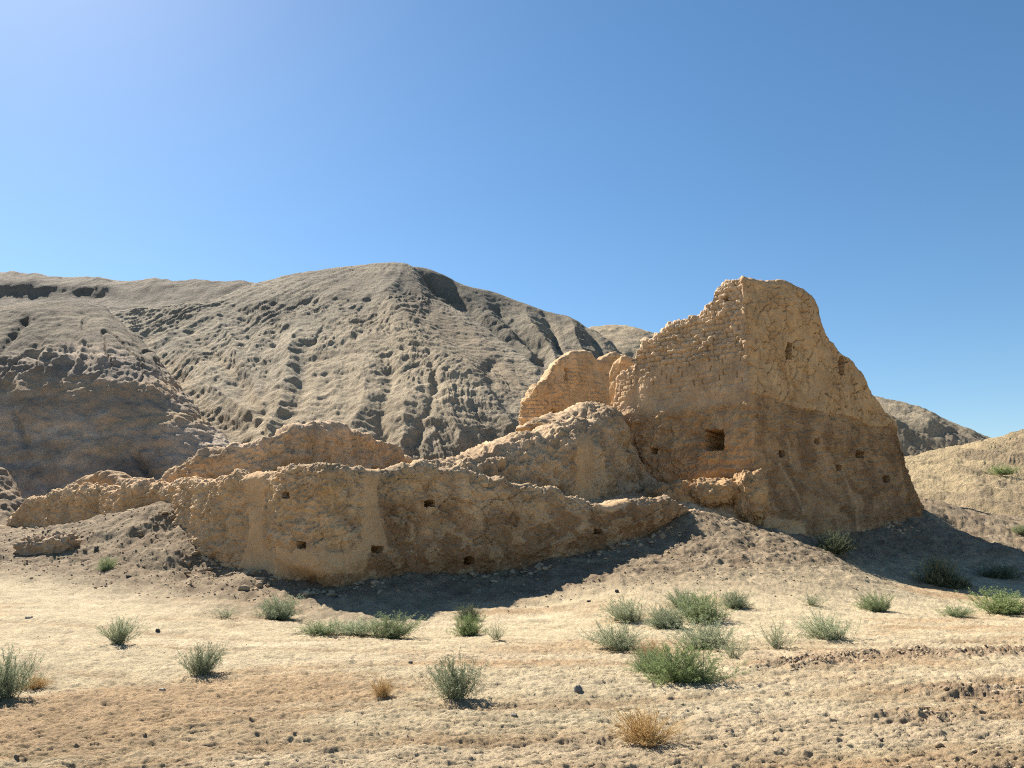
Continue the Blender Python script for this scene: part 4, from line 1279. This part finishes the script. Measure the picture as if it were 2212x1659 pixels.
o = scatter('soil_clods', 2200, 5, samp_dug, 0.005, 0.030, (0.36, 0.265, 0.17), (0.47, 0.37, 0.25))
tag(o, 'brown crumbly soil clods churned up on the right of the sand', 'soil clods')
o = scatter('pebbles', 1100, 6, samp_any, 0.004, 0.012, (0.27, 0.215, 0.15), (0.52, 0.43, 0.30))
tag(o, 'small pebbles and crumbs strewn over the open sand', 'pebbles')
o = scatter('rubble', 9000, 8, samp_rub, 0.008, 0.038, (0.22, 0.175, 0.12), (0.38, 0.30, 0.20))
tag(o, 'loose rubble crumbs on the slopes below the ruined walls', 'rubble')

o = scatter('wall_debris', 5000, 9, samp_foot, 0.012, 0.11, (0.27, 0.20, 0.13), (0.46, 0.35, 0.23))
tag(o, 'crumbled wall debris lying along the foot of the ruined walls', 'debris')

# ------------------------------------------------------------------ shrubs
def leaf_mat(name, col, tr=0.25):
    return plain_material(name, col, 0.35, 25, 0.75, tr + 0.15)


ML = {'blue': leaf_mat('bluish_leaves', (0.25, 0.285, 0.18)), 'green': leaf_mat('green_leaves', (0.24, 0.29, 0.145)), 'bright': leaf_mat('bright_leaves', (0.24, 0.31, 0.12)),
      'pale': leaf_mat('pale_leaves', (0.37, 0.40, 0.255)), 'dark': leaf_mat('shaded_leaves', (0.11, 0.135, 0.08)), 'dry': leaf_mat('dry_leaves', (0.60, 0.41, 0.18)), 'brown': leaf_mat('brown_leaves', (0.36, 0.26, 0.15))}  # dark: shade painted into the leaf colour of shrubs standing in shadow
M_STEM = plain_material('shrub_stems', (0.21, 0.215, 0.12), 0.3, 20, 0.8)
M_STEMD = plain_material('dry_stems', (0.42, 0.28, 0.12), 0.3, 20, 0.8)


def shrub_mesh(kind, seed):
    """unit shrub: about 1 wide and 1 high; returns (stem verts, faces, leaf verts, faces)"""
    r = np.random.default_rng(seed)
    conf = dict(upright=(95, 12, 8, 1.25), dense=(150, 13, 9, 1.5), spread=(120, 10, 9, 1.3), sparse=(42, 8, 7, 1.15), dry=(190, 12, 3, 1.45))[kind]
    n, twigs, leaves, splay = conf
    SV, SF, LV, LF = [], [], [], []

    def strand(p, w0, w1):
        m = len(p)
        b = sum(len(q) for q in SV)
        side = np.array([r.normal(), r.normal(), 0.2])
        side /= np.linalg.norm(side)
        up = np.array([-side[1], side[0], 0.0])
        ww = np.linspace(w0, w1, m)[:, None]
        SV.append(np.concatenate([p + side * ww, p - side * ww * 0.5 + up * ww * 0.8, p - side * ww * 0.5 - up * ww * 0.8]))
        for i in range(m - 1):
            for a, c in ((0, 1), (1, 2), (2, 0)):
                SF.append((b + a * m + i, b + a * m + i + 1, b + c * m + i + 1, b + c * m + i))

    def leaf(p, dr, s):
        b = sum_l[0]
        sd = np.cross(dr, r.normal(size=3))
        sd /= np.linalg.norm(sd) + 1e-6
        LV.append(np.array([p, p + dr * s * 0.5 + sd * s * 0.11, p + dr * s, p + dr * s * 0.5 - sd * s * 0.11]))
        LF.append((b, b + 1, b + 2, b + 3))
        sum_l[0] += 4

    sum_l = [0]
    lean = r.uniform(-0.15, 0.15, 2)
    for i in range(n):
        az = r.uniform(0, 2 * math.pi)
        ti = (r.random() ** 0.75) * splay
        ti = min(ti, 1.5)
        ln = (0.55 + 0.45 * r.random()) * (0.75 if kind == 'dense' and ti > 0.9 else 1.0)
        if kind == 'spread':
            ln *= 0.5 + 0.5 * math.cos(ti) + 0.1
        m = 6
        t = np.linspace(0, 1, m)[:, None]
        d0 = np.array([math.cos(az) * math.sin(ti) + lean[0], math.sin(az) * math.sin(ti) + lean[1], math.cos(ti) + 0.05])
        bend = np.array([r.normal() * 0.16, r.normal() * 0.16, 0.22 * (ti > 0.7) - 0.05])
        base = np.array([r.normal(), r.normal(), 0]) * 0.09
        if kind in ('spread', 'dense'):
            base = np.array([r.normal(), r.normal(), 0]) * 0.16
        p = base + d0 * ln * t + bend * t * t * ln * 0.7 + r.normal(size=(m, 3)) * 0.012
        p[:, 2] = np.maximum(p[:, 2], 0.0)
        strand(p, 0.0075, 0.003)
        for k in range(twigs):
            f = 0.10 + 0.90 * (k + r.random()) / twigs
            j = min(int(f * (m - 1)), m - 2)
            q = p[j] + (p[j + 1] - p[j]) * (f * (m - 1) - j)
            dd = p[j + 1] - p[j]
            dd = dd / (np.linalg.norm(dd) + 1e-6)
            td = dd * 0.8 + r.normal(size=3) * 0.42 + np.array([0, 0, 0.18])
            td /= np.linalg.norm(td)
            tl = (0.10 + 0.12 * r.random()) * (1.15 - 0.5 * f)
            tp = q + td * tl * np.linspace(0, 1, 3)[:, None]
            strand(tp, 0.0035, 0.0018)
            for h in range(leaves):
                g_ = r.random()
                lp = q + td * tl * g_ + r.normal(size=3) * 0.012
                ldir = td * 0.6 + r.normal(size=3) * 0.6
                ldir /= np.linalg.norm(ldir)
                leaf(lp, ldir, (0.034 + 0.026 * r.random()) * (0.7 if kind == 'dry' else 1))
    S, Lf = np.concatenate(SV), np.concatenate(LV)
    S[:, 2] = np.maximum(S[:, 2], -0.02)
    Lf[:, 2] = np.maximum(Lf[:, 2], 0.004)
    ext = np.percentile(np.abs(Lf[:, :2]), 96)
    hz = np.percentile(Lf[:, 2], 99)
    k = np.array([0.5 / ext, 0.5 / ext, 1.0 / hz])
    return S * k, np.array(SF), Lf * k, np.array(LF)


PROTO = {}


def shrub_data(kind, var, leafcol):
    key = (kind, var, leafcol)
    if key in PROTO:
        return PROTO[key]
    gk = (kind, var)
    if gk not in PROTO:
        PROTO[gk] = shrub_mesh(kind, 100 + var * 7 + len(kind))
    S, SF, Lv, LF = PROTO[gk]
    root = bpy.data.objects.new('shrub', None)
    st = mesh_np('stems', S, SF, None, M_STEMD if leafcol in ('dry', 'brown') else M_STEM)
    lf = mesh_np('foliage', Lv, LF, None, ML[leafcol])
    for q in (st, lf):
        scene.collection.objects.unlink(q)
    PROTO[key] = (st, lf)
    return PROTO[key]


SHRUBS = [  # px, py of the foot, width, height, kind, variant, leaves, label
    (258, 1392, 66, 62, 'upright', 0, 'pale', 'upright wispy shrub on pale sand, below the left mound'),
    (432, 1460, 70, 74, 'upright', 1, 'blue', 'upright loose shrub on brown sand, between the left edge and the orange tuft'),
    (12, 1510, 90, 108, 'upright', 2, 'blue', 'tall grey-green shrub cut by the left edge of the photo'),
    (230, 1229, 36, 32, 'dense', 0, 'green', 'small round shrub at the foot of the left mound'),
    (488, 1333, 48, 28, 'sparse', 0, 'pale', 'tiny sparse pale sprig left of the round shrub below the wall bulge'),
    (602, 1335, 72, 54, 'dense', 1, 'blue', 'round bushy shrub below the bulge of the front wall'),
    (690, 1369, 100, 32, 'spread', 0, 'green', 'low flat green patch at the left tip of the wall shadow'),
    (765, 1373, 90, 36, 'spread', 1, 'pale', 'low yellowish green patch between the flat patch and the spiky bush'),
    (843, 1378, 100, 58, 'spread', 2, 'green', 'spiky green bush at the lower edge of the wall shadow, tallest of its row'),
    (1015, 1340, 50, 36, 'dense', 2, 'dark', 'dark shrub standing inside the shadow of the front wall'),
    (1010, 1374, 58, 48, 'dense', 0, 'bright', 'yellow-green shrub just below the one inside the wall shadow'),
    (1072, 1383, 42, 42, 'sparse', 1, 'pale', 'small pale feathery shrub at the lower edge of the wall shadow'),
    (985, 1507, 98, 98, 'upright', 3, 'blue', 'large bluish shrub alone in the centre foreground'),
    (1358, 1342, 90, 56, 'spread', 1, 'pale', 'pale rounded shrub at the left of the upper right cluster'),
    (1442, 1356, 78, 52, 'dense', 1, 'blue', 'dense grey-green shrub, second from left in the upper right cluster'),
    (1516, 1344, 105, 66, 'dense', 2, 'green', 'largest dark green bush in the middle of the upper right cluster'),
    (1478, 1312, 66, 44, 'spread', 2, 'blue', 'bushy shrub at the back of the upper right cluster, left one'),
    (1585, 1311, 56, 38, 'dense', 0, 'blue', 'shrub at the back right end of the upper right cluster with a dark shadow'),
    (1342, 1402, 108, 60, 'spread', 0, 'pale', 'wide pale green shrub left of the brown dry bush'),
    (1525, 1400, 112, 66, 'spread', 2, 'pale', 'wide grassy grey-green shrub above the bright green bush'),
    (1583, 1422, 58, 54, 'sparse', 0, 'pale', 'small thin pale shrub at the left start of the clod row'),
    (1675, 1402, 76, 64, 'sparse', 2, 'pale', 'thin yellowish feathery shrub growing in the clod row'),
    (1790, 1378, 98, 62, 'spread', 1, 'pale', 'pale green fan-shaped shrub at the right end of the clod row'),
    (1752, 1308, 60, 32, 'sparse', 1, 'blue', 'small flat dark shrub on the rubble foot below the spur'),
    (1893, 1319, 64, 42, 'dense', 1, 'green', 'round green shrub on the sand between the spur and the tower shadow'),
    (1468, 1472, 152, 84, 'dense', 2, 'bright', 'big bright green mounded bush in front of the brown dry bush'),
    (1408, 1452, 74, 52, 'dense', 0, 'green', 'smaller green bush joined to the left side of the big bright bush'),
    (2172, 1326, 118, 58, 'spread', 2, 'bright', 'wide bright green grassy bush at the right edge by the tower shadow'),
    (2064, 1332, 64, 26, 'spread', 0, 'green', 'low small green tuft left of the wide bush at the right edge'),
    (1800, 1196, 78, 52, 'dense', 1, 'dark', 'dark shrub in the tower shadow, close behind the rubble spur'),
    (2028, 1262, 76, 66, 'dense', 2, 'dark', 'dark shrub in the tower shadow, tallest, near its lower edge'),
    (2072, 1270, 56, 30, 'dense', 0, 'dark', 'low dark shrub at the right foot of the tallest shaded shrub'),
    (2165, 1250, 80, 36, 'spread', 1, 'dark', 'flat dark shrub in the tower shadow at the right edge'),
    (2204, 1153, 44, 24, 'spread', 0, 'green', 'small green tuft at the right edge, on the lit slope beyond the shadow'),
    (826, 1508, 44, 44, 'dry', 0, 'dry', 'small orange dry tuft left of the large bluish shrub'),
    (1392, 1606, 128, 74, 'dry', 1, 'dry', 'golden dry bush in the centre right foreground'),
    (78, 1486, 62, 34, 'dry', 2, 'dry', 'faint thin dry tuft right of the shrub at the left edge'),
    (1405, 1432, 62, 50, 'dry', 0, 'brown', 'brown dry bush behind the big bright green bush'),
]
GRP = {True: 'dry shrubs on the sand', False: 'green shrubs on the sand'}
for k, (sx, sy, sw, sh, kind, var, lc, lab) in enumerate(SHRUBS):
    c = on_ground(sx, sy)
    dist = math.hypot(c[1] * CP, 0) + 0.3
    W, H = 1.0 * sw * dist / FPX, 0.84 * sh * dist / FPX
    root = thing('dry_shrub' if kind == 'dry' else 'shrub', lab, 'shrub', (c[0], c[1], c[2] - 0.01), GRP[kind == 'dry'])
    root.rotation_euler = (0, 0, random.uniform(0, 6.28))
    root.scale = (W, W, H)
    for src in shrub_data(kind, var, lc):
        q = src.copy()
        q.name = src.name.split('.')[0]
        q.parent = root
        scene.collection.objects.link(q)

# one green bush high on the sandy slope
p0 = P(2165, 1026, 43.2)
root = thing('shrub', 'small green bush high on the sunlit sandy slope at the right edge', 'shrub', tuple(p0), GRP[False])
root.scale = (1.3, 1.3, 0.55)
for src in shrub_data('spread', 1, 'bright'):
    q = src.copy()
    q.name = src.name.split('.')[0]
    q.parent = root
    scene.collection.objects.link(q)
